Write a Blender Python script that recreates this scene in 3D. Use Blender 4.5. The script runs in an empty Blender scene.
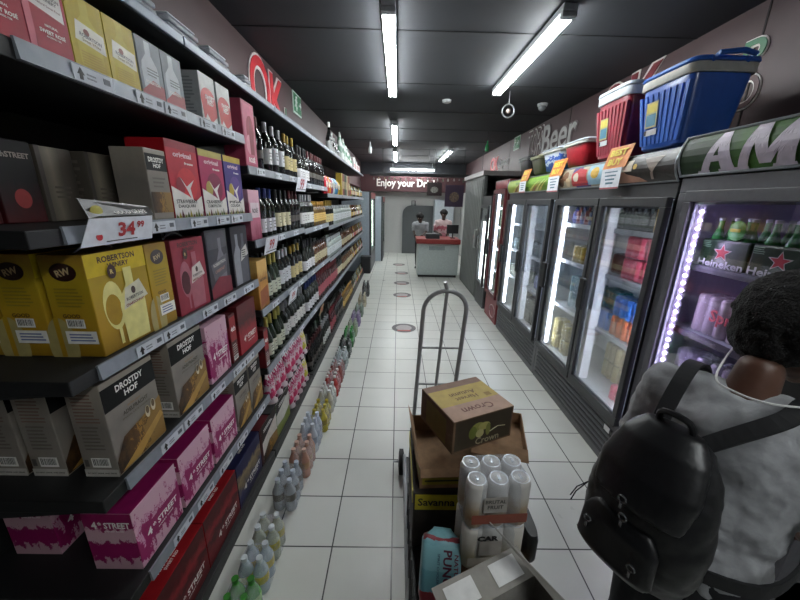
import bpy, bmesh, math, random
from mathutils import Vector, Matrix, Euler
random.seed(7)
PI = math.pi
SC = bpy.context.scene
COL = SC.collection

# ------------------------------------------------------------------ camera
H = 1.85
FPX = 334.6
PITCH, YAW, ROLL = 0.28494, -0.011779, 0.022987
cy_, sy_ = math.cos(YAW), math.sin(YAW)
cp_, sp_ = math.cos(PITCH), math.sin(PITCH)
FW = Vector((-sy_*cp_, cy_*cp_, -sp_)); RT = Vector((cy_, sy_, 0)); UP = RT.cross(FW)
cr_, sr_ = math.cos(ROLL), math.sin(ROLL)
RT2 = cr_*RT + sr_*UP; UP2 = -sr_*RT + cr_*UP
cam_d = bpy.data.cameras.new('camera'); cam = bpy.data.objects.new('camera', cam_d); COL.objects.link(cam)
m = Matrix.Identity(4)
for i in range(3):
    m[i][0] = RT2[i]; m[i][1] = UP2[i]; m[i][2] = -FW[i]
m[2][3] = H
cam.matrix_world = m
cam_d.sensor_width = 36; cam_d.lens = FPX/800*36; cam_d.clip_start = 0.02; cam_d.clip_end = 100
SC.camera = cam

# ------------------------------------------------------------------ world and exposure
w = bpy.data.worlds.new('world'); SC.world = w; w.use_nodes = True
w.node_tree.nodes['Background'].inputs[0].default_value = (0.75, 0.82, 0.9, 1)
w.node_tree.nodes['Background'].inputs[1].default_value = 0.35
vs = SC.view_settings
vs.view_transform = 'Standard'; vs.look = 'None'; vs.gamma = 1; vs.use_curve_mapping = False
vs.exposure = 0.32
TUBE_L = 62.0        # fluorescent tube radiance
LED_L = 30.0          # fridge LED strip radiance

# ------------------------------------------------------------------ materials
def lin(h):
    h = h.lstrip('#'); o = []
    for i in (0, 2, 4):
        c = int(h[i:i+2], 16)/255
        o.append(c/12.92 if c <= 0.04045 else ((c+0.055)/1.055)**2.4)
    return (*o, 1)
MC = {}
def mat(hexc, rough=0.55, metal=0.0, vary=0.06, bump=0.0, scale=30, emit=0, name=None, spec=0.5, coat=0):
    key = (hexc, rough, metal, vary, bump, scale, emit, spec, coat)
    if key in MC: return MC[key]
    m = bpy.data.materials.new(name or 'paint_'+hexc.strip('#')); m.use_nodes = True
    nt = m.node_tree; b = nt.nodes['Principled BSDF']
    c = lin(hexc)
    b.inputs['Base Color'].default_value = c; b.inputs['Roughness'].default_value = rough
    b.inputs['Metallic'].default_value = metal; b.inputs['Specular IOR Level'].default_value = spec
    if coat: b.inputs['Coat Weight'].default_value = coat; b.inputs['Coat Roughness'].default_value = .1
    if emit:
        b.inputs['Emission Color'].default_value = c; b.inputs['Emission Strength'].default_value = emit
    elif vary or bump:
        tc = nt.nodes.new('ShaderNodeTexCoord'); n = nt.nodes.new('ShaderNodeTexNoise')
        n.inputs['Scale'].default_value = scale; n.inputs['Detail'].default_value = 3
        nt.links.new(tc.outputs['Object'], n.inputs['Vector'])
        if vary:
            r = nt.nodes.new('ShaderNodeValToRGB')
            r.color_ramp.elements[0].position = .3; r.color_ramp.elements[1].position = .7
            r.color_ramp.elements[0].color = (*[max(0, x*(1-vary*2)) for x in c[:3]], 1)
            r.color_ramp.elements[1].color = (*[min(1, x*(1+vary)) for x in c[:3]], 1)
            nt.links.new(n.outputs['Fac'], r.inputs['Fac']); nt.links.new(r.outputs['Color'], b.inputs['Base Color'])
        if bump:
            bp = nt.nodes.new('ShaderNodeBump'); bp.inputs['Strength'].default_value = bump; bp.inputs['Distance'].default_value = .01
            nt.links.new(n.outputs['Fac'], bp.inputs['Height']); nt.links.new(bp.outputs['Normal'], b.inputs['Normal'])
    MC[key] = m
    return m
def glow(hexc, s, name):
    k = ('glow', hexc, s)
    if k not in MC: MC[k] = mat(hexc, emit=s, name=name)
    return MC[k]
def glass(name, tint='#ffffff', refl=0.10, alpha=1.0, rough=.03):
    """clear sheet: mostly transparent with a mirror sheen"""
    k = ('glass', name)
    if k in MC: return MC[k]
    m = bpy.data.materials.new(name); m.use_nodes = True; nt = m.node_tree; nt.nodes.clear()
    o = nt.nodes.new('ShaderNodeOutputMaterial'); mx = nt.nodes.new('ShaderNodeMixShader')
    t = nt.nodes.new('ShaderNodeBsdfTransparent'); t.inputs[0].default_value = lin(tint)
    g = nt.nodes.new('ShaderNodeBsdfGlossy'); g.inputs['Roughness'].default_value = rough
    lw = nt.nodes.new('ShaderNodeLayerWeight'); lw.inputs['Blend'].default_value = .25
    mt = nt.nodes.new('ShaderNodeMath'); mt.operation = 'MULTIPLY_ADD'; mt.inputs[1].default_value = .5; mt.inputs[2].default_value = refl
    nt.links.new(lw.outputs['Fresnel'], mt.inputs[0]); nt.links.new(mt.outputs[0], mx.inputs[0])
    nt.links.new(t.outputs[0], mx.inputs[1]); nt.links.new(g.outputs[0], mx.inputs[2]); nt.links.new(mx.outputs[0], o.inputs[0])
    MC[k] = m; return m
def film(name='shrink_film', tint='#f2f6f8', body=.16):
    """crinkled shrink film: transparent, glossy crinkles and a little white"""
    k = ('film', name)
    if k in MC: return MC[k]
    m = bpy.data.materials.new(name); m.use_nodes = True; nt = m.node_tree; nt.nodes.clear()
    o = nt.nodes.new('ShaderNodeOutputMaterial'); mx = nt.nodes.new('ShaderNodeMixShader')
    t = nt.nodes.new('ShaderNodeBsdfTransparent'); t.inputs[0].default_value = (.95, .97, 1, 1)
    p = nt.nodes.new('ShaderNodeBsdfPrincipled'); p.inputs['Base Color'].default_value = lin(tint); p.inputs['Roughness'].default_value = .18
    n = nt.nodes.new('ShaderNodeTexNoise'); n.inputs['Scale'].default_value = 45; n.inputs['Detail'].default_value = 4
    bp = nt.nodes.new('ShaderNodeBump'); bp.inputs['Strength'].default_value = .9; bp.inputs['Distance'].default_value = .02
    tc = nt.nodes.new('ShaderNodeTexCoord'); nt.links.new(tc.outputs['Object'], n.inputs['Vector'])
    nt.links.new(n.outputs['Fac'], bp.inputs['Height']); nt.links.new(bp.outputs['Normal'], p.inputs['Normal'])
    mx.inputs[0].default_value = body
    nt.links.new(t.outputs[0], mx.inputs[1]); nt.links.new(p.outputs[0], mx.inputs[2]); nt.links.new(mx.outputs[0], o.inputs[0])
    MC[k] = m; return m
def bands(name, stops, amp=.25, scale=5.0, axis=2, rough=.4, stretch=(1, 1, 1), mode='CONSTANT', coat=.15):
    """printed pattern: colours by height on the thing, edge torn by noise"""
    if name in MC: return MC[name]
    m = bpy.data.materials.new(name); m.use_nodes = True; nt = m.node_tree; b = nt.nodes['Principled BSDF']
    tc = nt.nodes.new('ShaderNodeTexCoord'); sp = nt.nodes.new('ShaderNodeSeparateXYZ'); n = nt.nodes.new('ShaderNodeTexNoise')
    mp = nt.nodes.new('ShaderNodeMapping'); mp.inputs['Scale'].default_value = stretch
    nt.links.new(tc.outputs['Generated'], mp.inputs['Vector']); nt.links.new(mp.outputs[0], n.inputs['Vector'])
    n.inputs['Scale'].default_value = scale; n.inputs['Detail'].default_value = 6; n.inputs['Roughness'].default_value = .65
    nt.links.new(tc.outputs['Generated'], sp.inputs[0])
    ma = nt.nodes.new('ShaderNodeMath'); ma.operation = 'MULTIPLY_ADD'; ma.inputs[1].default_value = amp*2; ma.inputs[2].default_value = -amp
    nt.links.new(n.outputs['Fac'], ma.inputs[0])
    ad = nt.nodes.new('ShaderNodeMath'); ad.operation = 'ADD'; nt.links.new(ma.outputs[0], ad.inputs[0]); nt.links.new(sp.outputs[axis], ad.inputs[1])
    r = nt.nodes.new('ShaderNodeValToRGB'); r.color_ramp.interpolation = mode
    els = r.color_ramp.elements
    while len(els) < len(stops): els.new(.5)
    for e, (p, c) in zip(els, stops): e.position = p
    for e, (p, c) in zip(els, stops): e.color = lin(c)
    nt.links.new(ad.outputs[0], r.inputs[0]); nt.links.new(r.outputs[0], b.inputs['Base Color'])
    b.inputs['Roughness'].default_value = rough+.1; b.inputs['Specular IOR Level'].default_value = .35
    MC[name] = m; return m

# ------------------------------------------------------------------ mesh building
OFF = {}            # world offset of each object (all objects unrotated unless stated)
_tc = {}
def text_geo(s, bold=0.0, res=2):
    k = (s, bold, res)
    if k in _tc: return _tc[k]
    cu = bpy.data.curves.new('t', 'FONT'); cu.body = s; cu.size = 1; cu.resolution_u = res; cu.offset = bold; cu.fill_mode = 'FRONT'
    o = bpy.data.objects.new('t', cu); COL.objects.link(o)
    bpy.context.view_layer.update()
    me = bpy.data.meshes.new_from_object(o.evaluated_get(bpy.context.evaluated_depsgraph_get()))
    vv = [(v.co.x, v.co.y) for v in me.vertices]; ff = [tuple(p.vertices) for p in me.polygons]
    bpy.data.objects.remove(o); bpy.data.curves.remove(cu); bpy.data.meshes.remove(me)
    if not vv: vv = [(0, 0)]
    x0 = min(v[0] for v in vv); x1 = max(v[0] for v in vv); y0 = min(v[1] for v in vv); y1 = max(v[1] for v in vv)
    vv = [(x-(x0+x1)/2, y-(y0+y1)/2) for x, y in vv]
    _tc[k] = (vv, ff, x1-x0, y1-y0)
    return _tc[k]

class MB:
    def __init__(s): s.v = []; s.f = []; s.m = []; s.mats = []
    def mi(s, mt):
        if mt not in s.mats: s.mats.append(mt)
        return s.mats.index(mt)
    def add(s, vs, fs, mt):
        b = len(s.v); s.v += [tuple(v) for v in vs]; i = s.mi(mt)
        for f in fs: s.f.append(tuple(b+k for k in f)); s.m.append(i)
        return s
    def box(s, x0, x1, y0, y1, z0, z1, mt, ch=0.0):
        if x0 > x1: x0, x1 = x1, x0
        if y0 > y1: y0, y1 = y1, y0
        if z0 > z1: z0, z1 = z1, z0
        c = min(ch, (x1-x0)*.45, (y1-y0)*.45, (z1-z0)*.45)
        if c <= 0:
            vs = [(x, y, z) for z in (z0, z1) for y in (y0, y1) for x in (x0, x1)]
            fs = [(0, 2, 3, 1), (4, 5, 7, 6), (0, 1, 5, 4), (2, 6, 7, 3), (0, 4, 6, 2), (1, 3, 7, 5)]
            return s.add(vs, fs, mt)
        bm = bmesh.new(); bmesh.ops.create_cube(bm, size=1)
        for v in bm.verts:
            v.co = Vector(((x0+x1)/2+v.co.x*(x1-x0), (y0+y1)/2+v.co.y*(y1-y0), (z0+z1)/2+v.co.z*(z1-z0)))
        bmesh.ops.bevel(bm, geom=list(bm.edges), offset=c, segments=2, affect='EDGES', profile=.5)
        s.bm(bm, mt); return s
    def bm(s, bm, mt, mtx=None):
        bm.verts.index_update()
        vs = [(mtx @ v.co if mtx else v.co) for v in bm.verts]
        s.add(vs, [tuple(v.index for v in f.verts) for f in bm.faces], mt); bm.free(); return s
    def hexa(s, b, t, mt):
        """b, t: four corners counter-clockwise seen from above"""
        return s.add(list(b)+list(t), [(3, 2, 1, 0), (4, 5, 6, 7), (0, 1, 5, 4), (1, 2, 6, 5), (2, 3, 7, 6), (3, 0, 4, 7)], mt)
    def plate(s, pts, n, th, mt):
        """polygon with thickness th along n"""
        n = Vector(n).normalized()*th; k = len(pts); P = [Vector(p) for p in pts]
        vs = P+[p+n for p in P]
        fs = [tuple(range(k-1, -1, -1)), tuple(range(k, 2*k))]+[(i, (i+1) % k, k+(i+1) % k, k+i) for i in range(k)]
        return s.add(vs, fs, mt)
    def lathe(s, c, prof, mt, n=14, a0=0, a1=2*PI, cap=True, ax='z', sy=1.0):
        """prof: (r, z) bottom to top"""
        full = abs(a1-a0-2*PI) < 1e-6; k = n if full else n+1; vs = []
        for r, z in prof:
            for i in range(k):
                a = a0+(a1-a0)*i/n
                x, y = r*math.cos(a), r*math.sin(a)*sy
                p = (x, y, z) if ax == 'z' else ((z, x, y) if ax == 'x' else (y, z, x))
                vs.append((c[0]+p[0], c[1]+p[1], c[2]+p[2]))
        fs = []
        for j in range(len(prof)-1):
            for i in range(n):
                i2 = (i+1) % k if full else i+1
                fs.append((j*k+i, j*k+i2, (j+1)*k+i2, (j+1)*k+i))
        if full and cap:
            fs.append(tuple(range(k-1, -1, -1))); fs.append(tuple((len(prof)-1)*k+i for i in range(k)))
        return s.add(vs, fs, mt)
    def tube(s, pts, r, mt, n=8, closed=False, r2=None):
        P = [Vector(p) for p in pts]; k = len(P); vs = []; prev = None
        for i, p in enumerate(P):
            a = P[(i-1) % k] if (closed or i > 0) else p; b = P[(i+1) % k] if (closed or i < k-1) else p
            t = (b-a).normalized()
            if prev is None:
                u = t.orthogonal().normalized()
            else:
                u = (prev-t*prev.dot(t)).normalized()
            prev = u; w_ = t.cross(u)
            rr = r if r2 is None else r+(r2-r)*i/(k-1)
            for j in range(n):
                an = 2*PI*j/n; vs.append(p+(u*math.cos(an)+w_*math.sin(an))*rr)
        fs = []
        for i in range(k if closed else k-1):
            i2 = (i+1) % k
            for j in range(n): fs.append((i*n+j, i*n+(j+1) % n, i2*n+(j+1) % n, i2*n+j))
        if not closed: fs.append(tuple(range(n-1, -1, -1))); fs.append(tuple((k-1)*n+j for j in range(n)))
        return s.add(vs, fs, mt)
    def ribbon(s, pts, wd, nrm, th, mt):
        """flat strap: centre points, half-width vectors, normals"""
        vs = []; k = len(pts)
        for p, w_, n_ in zip(pts, wd, nrm):
            p = Vector(p); w_ = Vector(w_); n_ = Vector(n_).normalized()*th
            vs += [p-w_, p+w_, p+w_+n_, p-w_+n_]
        fs = [(3, 2, 1, 0), tuple(4*(k-1)+i for i in range(4))]
        for i in range(k-1):
            for j in range(4): fs.append((4*i+j, 4*i+(j+1) % 4, 4*i+4+(j+1) % 4, 4*i+4+j))
        return s.add(vs, fs, mt)
    def sphere(s, c, r, mt, sub=2, sc=(1, 1, 1), rot=None):
        bm = bmesh.new(); bmesh.ops.create_icosphere(bm, subdivisions=sub, radius=1)
        R = rot.to_matrix().to_4x4() if rot else Matrix.Identity(4)
        mtx = Matrix.Translation(Vector(c)) @ R @ Matrix.Diagonal((r*sc[0], r*sc[1], r*sc[2], 1))
        return s.bm(bm, mt, mtx)
    def capsule(s, p0, p1, r0, r1, mt, n=12):
        s.sphere(p0, r0, mt); s.sphere(p1, r1, mt); return s.tube([p0, p1], r0, mt, n=n, r2=r1)
    def loft(s, secs, mt, n=20):
        """closed loft of ellipses: (centre, a-vector, b-vector)"""
        vs = []
        for c, a, b in secs:
            c, a, b = Vector(c), Vector(a), Vector(b)
            for i in range(n):
                t = 2*PI*i/n; vs.append(c+a*math.cos(t)+b*math.sin(t))
        fs = [tuple(range(n-1, -1, -1)), tuple((len(secs)-1)*n+i for i in range(n))]
        for j in range(len(secs)-1):
            for i in range(n): fs.append((j*n+i, j*n+(i+1) % n, (j+1)*n+(i+1) % n, (j+1)*n+i))
        return s.add(vs, fs, mt)
    def text(s, st, c, u, v, width, mt, height=None, bold=0.02, res=2, th=0.0):
        vv, ff, W, Hh = text_geo(st, bold, res)
        k = width/W if W else 1; kv = (height/Hh) if height else k
        c, u, v = Vector(c), Vector(u).normalized(), Vector(v).normalized()
        P = [c+u*(x*k)+v*(y*kv) for x, y in vv]
        s.add(P, ff, mt)
        if th:
            n = u.cross(v)*th
            # boundary walls so letters have real thickness
            from collections import Counter
            ec = Counter(); dire = {}
            for f in ff:
                for i in range(len(f)):
                    a, b = f[i], f[(i+1) % len(f)]; ec[frozenset((a, b))] += 1; dire[frozenset((a, b))] = (a, b)
            b0 = len(s.v)-len(P)
            s.v[b0:] = [tuple(p+n) for p in P]
            s.add(P+[p+n for p in P], [(dire[e][0], dire[e][1], dire[e][1]+len(P), dire[e][0]+len(P)) for e, q in ec.items() if q == 1], mt)
        return s
    def build(s, name, parent=None, smooth=False, at=None, local=False):
        me = bpy.data.meshes.new(name); off = Vector((0, 0, 0))
        if parent is not None: off = OFF[parent.name]
        elif at is not None: off = Vector(at)
        if local: off = Vector((0, 0, 0))
        me.from_pydata([(v[0]-off[0], v[1]-off[1], v[2]-off[2]) for v in s.v], [], s.f)
        for mt in s.mats: me.materials.append(mt)
        me.polygons.foreach_set('material_index', s.m)
        if smooth:
            me.polygons.foreach_set('use_smooth', [True]*len(s.f))
        me.update()
        if smooth and smooth != 'all':
            try: me.set_sharp_from_angle(angle=math.radians(40))
            except Exception: pass
        o = bpy.data.objects.new(name, me); COL.objects.link(o)
        if parent is not None: o.parent = parent; OFF[o.name] = OFF[parent.name]
        else: o.location = off; OFF[o.name] = off
        return o
KIDS = {}
def tag(o, label=None, cat=None, group=None, kind=None):
    if label: o['label'] = label
    if cat: o['category'] = cat
    if group: o['group'] = group
    if kind: o['kind'] = kind
    return o
def thing(name, label, cat, loc=(0, 0, 0), group=None):
    o = bpy.data.objects.new(name, None); COL.objects.link(o); o.location = loc; o.empty_display_size = .05
    OFF[o.name] = Vector(loc); return tag(o, label, cat, group)
def struct(name, mb, smooth=False):
    o = mb.build(name, smooth=smooth); o['kind'] = 'structure'; return o
def copy_tree(o, parent=None):
    c = o.copy(); COL.objects.link(c)
    if parent is not None: c.parent = parent
    for ch in list(o.children): copy_tree(ch, c)
    return c
PROTO = {}
def place(key, maker, loc, label, cat, group=None, rz=0, sc=None):
    """first call moves the original itself, later calls copy it with its parts"""
    if key not in PROTO:
        PROTO[key] = maker(); o = PROTO[key]
    else:
        o = copy_tree(PROTO[key])
    if 'group' in o: del o['group']
    o.location = loc; o.rotation_euler = (0, 0, rz)
    if sc: o.scale = sc
    return tag(o, label, cat, group)

# common materials
BLK = mat('#17181a', .5); BLK2 = mat('#0e0f10', .6); GRY = mat('#6b6e72', .45, .3); STEEL = mat('#9a9da0', .35, .85)
RAIL = mat('#858b93', .5, .2); WHT = mat('#e6e6e4', .45); PAPER = mat('#dfe3ea', .7); TKT = mat('#c6cbd2', .6)
INK = mat('#22201f', .6); REDINK = mat('#a8151c', .5); WINK = mat('#f1efe9', .55)
CARD = mat('#8a6b4c', .8, vary=.1); CARDIN = mat('#9a7a5c', .85, vary=.1)
GLS = glass('door_glass', refl=.05); FILM = film(body=.20)

def smooth_path(pts, k=5):
    """Catmull-Rom through the points"""
    P = [Vector(p) for p in pts]; out = []
    for i in range(len(P)-1):
        p0 = P[max(0, i-1)]; p1 = P[i]; p2 = P[i+1]; p3 = P[min(len(P)-1, i+2)]
        for j in range(k):
            t = j/k; out.append(.5*((2*p1)+(p2-p0)*t+(2*p0-5*p1+4*p2-p3)*t*t+(3*p1-p0-3*p2+p3)*t**3))
    return out+[P[-1]]

# ================================================================== ROOM
XL, XR, ZC, YB, YF = -1.50, 2.30, 3.12, -2.2, 12.7
def floor_mat():
    m = bpy.data.materials.new('floor_tiles'); m.use_nodes = True; nt = m.node_tree; b = nt.nodes['Principled BSDF']
    tc = nt.nodes.new('ShaderNodeTexCoord'); mp = nt.nodes.new('ShaderNodeMapping')
    T = .33188
    mp.inputs['Location'].default_value = (-.0027/T, -(1.4033 % T)/T, 0); mp.inputs['Scale'].default_value = (1/T, 1/T, 1)
    br = nt.nodes.new('ShaderNodeTexBrick'); br.offset = 0; br.squash = 1
    br.inputs['Scale'].default_value = 1; br.inputs['Brick Width'].default_value = 1; br.inputs['Row Height'].default_value = 1
    br.inputs['Mortar Size'].default_value = .012; br.inputs['Mortar Smooth'].default_value = .1
    br.inputs['Color1'].default_value = lin('#c9cac4'); br.inputs['Color2'].default_value = lin('#c4c6c1'); br.inputs['Mortar'].default_value = lin('#2a2b2a')
    nt.links.new(tc.outputs['Object'], mp.inputs[0]); nt.links.new(mp.outputs[0], br.inputs['Vector'])
    n = nt.nodes.new('ShaderNodeTexNoise'); n.inputs['Scale'].default_value = 2.2; n.inputs['Detail'].default_value = 5
    nt.links.new(tc.outputs['Object'], n.inputs['Vector'])
    mx = nt.nodes.new('ShaderNodeMixRGB'); mx.blend_type = 'MULTIPLY'; mx.inputs[0].default_value = .25
    r = nt.nodes.new('ShaderNodeValToRGB'); r.color_ramp.elements[0].color = (.62, .62, .6, 1); r.color_ramp.elements[0].position = .3; r.color_ramp.elements[1].position = .65
    nt.links.new(n.outputs['Fac'], r.inputs[0]); nt.links.new(br.outputs['Color'], mx.inputs[1]); nt.links.new(r.outputs[0], mx.inputs[2])
    nt.links.new(mx.outputs[0], b.inputs['Base Color'])
    rr = nt.nodes.new('ShaderNodeMapRange'); rr.inputs[3].default_value = .22; rr.inputs[4].default_value = .42
    nt.links.new(n.outputs['Fac'], rr.inputs[0]); nt.links.new(rr.outputs[0], b.inputs['Roughness'])
    bp = nt.nodes.new('ShaderNodeBump'); bp.inputs['Strength'].default_value = .3; bp.inputs['Distance'].default_value = .003; bp.invert = True
    nt.links.new(br.outputs['Fac'], bp.inputs['Height']); nt.links.new(bp.outputs[0], b.inputs['Normal'])
    return m
struct('floor', MB().box(XL-.1, XR+.1, YB-.1, YF+.1, -.1, 0, floor_mat()))
XFL = -1.30
CEIL = mat('#303338', .75, vary=.04, scale=4)
cm = MB().box(XL-.1, XR+.1, YB-.1, YF+.1, ZC, ZC+.1, CEIL)
struct('ceiling', cm)
# seams between ceiling boards
tm = MB()
for y in (-1.2, 0, 1.2, 2.4, 3.05, 4.25, 5.45, 6.65, 7.85, 9.05, 10.25): tm.box(XL, XR, y, y+.012, ZC-.004, ZC, mat('#1b1c1f', .8))
struct('trim_1', tm)
MAR = mat('#463234', .55, vary=.05, scale=3); WALLW = mat('#b9bab8', .8, vary=.03); WALLD = mat('#2b2b2c', .8)
lw_ = MB().box(XL-.1, XL, YB, YF, 0, 2.3, WALLD); lw_.box(XL-.1, XFL, YB, YF, 2.3, ZC, MAR); struct('wall_left', lw_)
rw_ = MB().box(XR, XR+.1, YB, YF, 0, 2.2, WALLW); rw_.box(XR, XR+.1, YB, YF, 2.2, ZC, MAR)
struct('wall_right', rw_)
sm_ = MB()
for y in (2.5, 5.0, 7.5): sm_.box(XR-.004, XR, y, y+.012, 2.3, ZC, mat('#1c1415', .8))
struct('trim_2', sm_)
struct('wall_back', MB().box(XL-.1, XR+.1, YF, YF+.1, 0, ZC, WALLW))
struct('wall_front', MB().box(XL-.1, XR+.1, YB-.1, YB, 0, ZC, mat('#77787a', .85)))
# maroon bulkhead across the far end with its lettering
MAR2 = mat('#4a2b2e', .55, vary=.05, scale=3)
struct('trim_3', MB().box(XFL, XR, YF-.5, YF, 2.20, 2.74, MAR2).box(XFL, XR, YF-.5, YF, 2.74, ZC, CEIL))
t = MB().text('Enjoy your Drink', (.30, YF-.502, 2.44), (1, 0, 0), (0, 0, 1), 2.1, WINK, height=.32, bold=.02, th=.02)
tag(t.build('wall_lettering'), 'white slogan lettering on the maroon bulkhead at the far end', 'sign')

# ---- far grey arched doorway screen
ar = MB(); GREYS = mat('#4d5153', .6)
pts = [(.17, 0), (1.28, 0), (1.28, 1.74)]+[(.17+.3-.3*math.sin(a), 1.44+.3*math.cos(a)) for a in [i*PI/2/6 for i in range(7)]]
ar.plate([(x, YF-.06, z) for x, z in pts], (0, -1, 0), .04, GREYS)
dr = ar.build('door_1'); dr['kind'] = 'structure'
ar = MB(); ar.tube([(.5, YF-.1, 1.74), (.5, YF-.1, 1.9), (.62, YF-.1, 1.9), (.62, YF-.1, 1.74)], .02, GREYS)
o = ar.build('door_closer', dr)

# ================================================================== CEILING LIGHTS
TUBE = glow('#f4f8f8', TUBE_L, 'fluorescent_tube'); HOUS = mat('#b9bec2', .5)
def batten(x, y0, y1, z=3.06, horiz=False, label='', tubes=2):
    c = ((x+y1)/2, y0, z) if horiz else (x, (y0+y1)/2, z)
    t = thing('fluorescent_light', label, 'ceiling light', (c[0], c[1], ZC), 'twin tube lights under the dark ceiling')
    a = MB()
    if not horiz:
        a.box(x-.05, x+.05, y0, y1, z+.012, ZC, HOUS, .01); a.build('housing', t)
        for e in (y0, y1-.05):
            MB().box(x-.05, x+.05, e, e+.05, z-.02, z+.012, HOUS, .006).build('end_cap', t)
        for s in (-.027, .027):
            MB().tube([(x+s, y0+.05, z-.006), (x+s, y1-.05, z-.006)], .014, TUBE, 10).build('tube', t, True)
    else:
        x0, x1, y = x, y1, y0
        a.box(x0, x1, y-.05, y+.05, z+.012, z+.06, HOUS, .01); a.build('housing', t)
        for s in (-.03, .03):
            MB().tube([(x0+.04, y+s, z-.006), (x1-.04, y+s, z-.006)], .018, TUBE, 10).build('tube', t, True)
        for e in (x0+.1, x1-.1): MB().tube([(e, y, z+.05), (e, y, ZC)], .006, HOUS, 6).build('drop_rod', t)
    return t
batten(-.09, 2.62, 4.52, label='nearest twin fluorescent light on the left, above the aisle')
batten(1.10, 2.62, 4.35, label='large twin fluorescent light on the right, above the fridges')
batten(-.09, 6.0, 8.1, label='second twin fluorescent light down the aisle on the left')
batten(-.10, 9.0, 11.2, label='third and smallest twin fluorescent light down the left line')
batten(1.25, 8.7, 10.9, label='short looking twin fluorescent light on the right near the far end')
batten(1.10, -1.75, .15, label='twin fluorescent light on the right line overhead')
batten(-.30, 12.0, 1.22, z=2.90, horiz=True, label='crosswise fluorescent light in front of the far slogan')

# small ceiling devices
t = thing('smoke_detector', 'round white smoke detector on ceiling between the two light lines', 'detector', (.60, 4.85, ZC))
MB().lathe((.60, 4.85, ZC-.035), [(.03, 0), (.055, .01), (.06, .035)], mat('#c8cccd'), 16).build('housing', t, True)
t = thing('security_camera', 'white dome security camera beside the right wall', 'camera', (1.86, 4.9, ZC))
MB().lathe((1.86, 4.9, ZC-.03), [(.06, 0), (.065, .03)], mat('#c8cccd'), 16).build('base', t, True)
MB().sphere((1.86, 4.9, ZC-.04), .05, mat('#8f9599', .2)).build('dome', t, True)
t = thing('hanging_display_ring', 'round ring ornament hanging by a cord beside the large right light', 'hanging ornament', (1.28, 4.42, ZC))
MB().tube([(1.28, 4.42, ZC), (1.28, 4.42, 2.98)], .004, STEEL, 6).build('cord', t)
MB().tube([(1.28+.07*math.cos(a), 4.42, 2.91+.07*math.sin(a)) for a in [i*2*PI/20 for i in range(20)]], .01, STEEL, 8, closed=True).build('ring', t, True)
MB().sphere((1.28, 4.42, 2.91), .03, mat('#c9b7b0', .2, .6)).build('ball', t, True)
t = thing('hanging_bottle_ornament', 'small green bottle ornament hanging on a long cord right of the aisle', 'hanging ornament', (1.62, 6.7, ZC))
MB().tube([(1.62, 6.7, ZC), (1.62, 6.7, 2.96)], .004, BLK, 6).build('cord', t)
MB().lathe((1.62, 6.7, 2.78), [(.03, 0), (.035, .01), (.035, .09), (.012, .13), (.012, .18)], mat('#2f8f55', .25), 12).build('bottle', t, True)
t = thing('hanging_bottle_ornament', 'small pale bottle ornament hanging on a cord above the left shelving end', 'hanging ornament', (-.60, 7.5, ZC))
MB().tube([(-.60, 7.5, ZC), (-.60, 7.5, 3.02)], .004, BLK, 6).build('cord', t)
MB().lathe((-.60, 7.5, 2.80), [(.03, 0), (.035, .01), (.035, .1), (.012, .15), (.012, .22)], mat('#a9aeb0', .25), 12).build('bottle', t, True)

# dark rail hung with small goods, across the far end of the aisle
t = thing('overhead_rail', 'long dark rail carrying small hung goods across the far aisle', 'rail', (.6, 9.0, 2.4))
MB().box(-.72, 2.29, 8.97, 9.03, 2.47, 2.55, BLK, .005).build('bar', t)
for x in (-.4, .9, 2.1): MB().tube([(x, 9, 2.55), (x, 9, ZC)], .007, BLK, 6).build('drop_rod', t)
for i in range(22):
    x = -.62+i*.134+random.uniform(-.02, .02)
    c = random.choice(['#8e8f8a', '#6c6a66', '#a7a89f', '#4c5e4a', '#7d6a4c'])
    o = MB(); l = random.uniform(.05, .1)
    o.lathe((x, 9, 2.45-l), [(.016, 0), (.02, .005), (.02, l*.55), (.008, l*.7), (.008, l)], mat(c, .3), 8)
    o.tube([(x, 9, 2.45), (x, 9, 2.48)], .003, BLK, 5)
    tag(o.build('hanging_miniature', at=(x, 9, 2.45)), 'tiny miniature bottle hung in a row under the far dark rail', 'miniature bottle', 'miniature bottles under the far rail')
def poster(name, label, x0, x1, y, z0, z1, c, c2, cord=True):
    t = thing(name, label, 'poster', ((x0+x1)/2, y, z1))
    MB().box(x0, x1, y, y+.008, z0, z1, mat(c, .5)).build('sheet', t)
    o = MB(); h = z1-z0; w_ = x1-x0
    o.sphere(((x0+x1)/2, y-.002, z0+h*.45), .3, mat(c2, .5, vary=.3), 2, (w_*.9, .004, h*.8)); o.build('printed_picture', t)
    for x in (x0+.03, x1-.03): MB().tube([(x, y, z1), (x, y, ZC)], .003, BLK, 5).build('cord', t)
poster('hanging_poster', 'purple poster hanging over the till counter', 1.16, 1.62, 8.7, 1.76, 2.28, '#33243a', '#6a5a4a')
poster('hanging_poster', 'small dark poster with pale bottles hanging left of the purple one', .72, 1.10, 8.9, 2.02, 2.34, '#2b1c1e', '#9a9a92')

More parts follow.
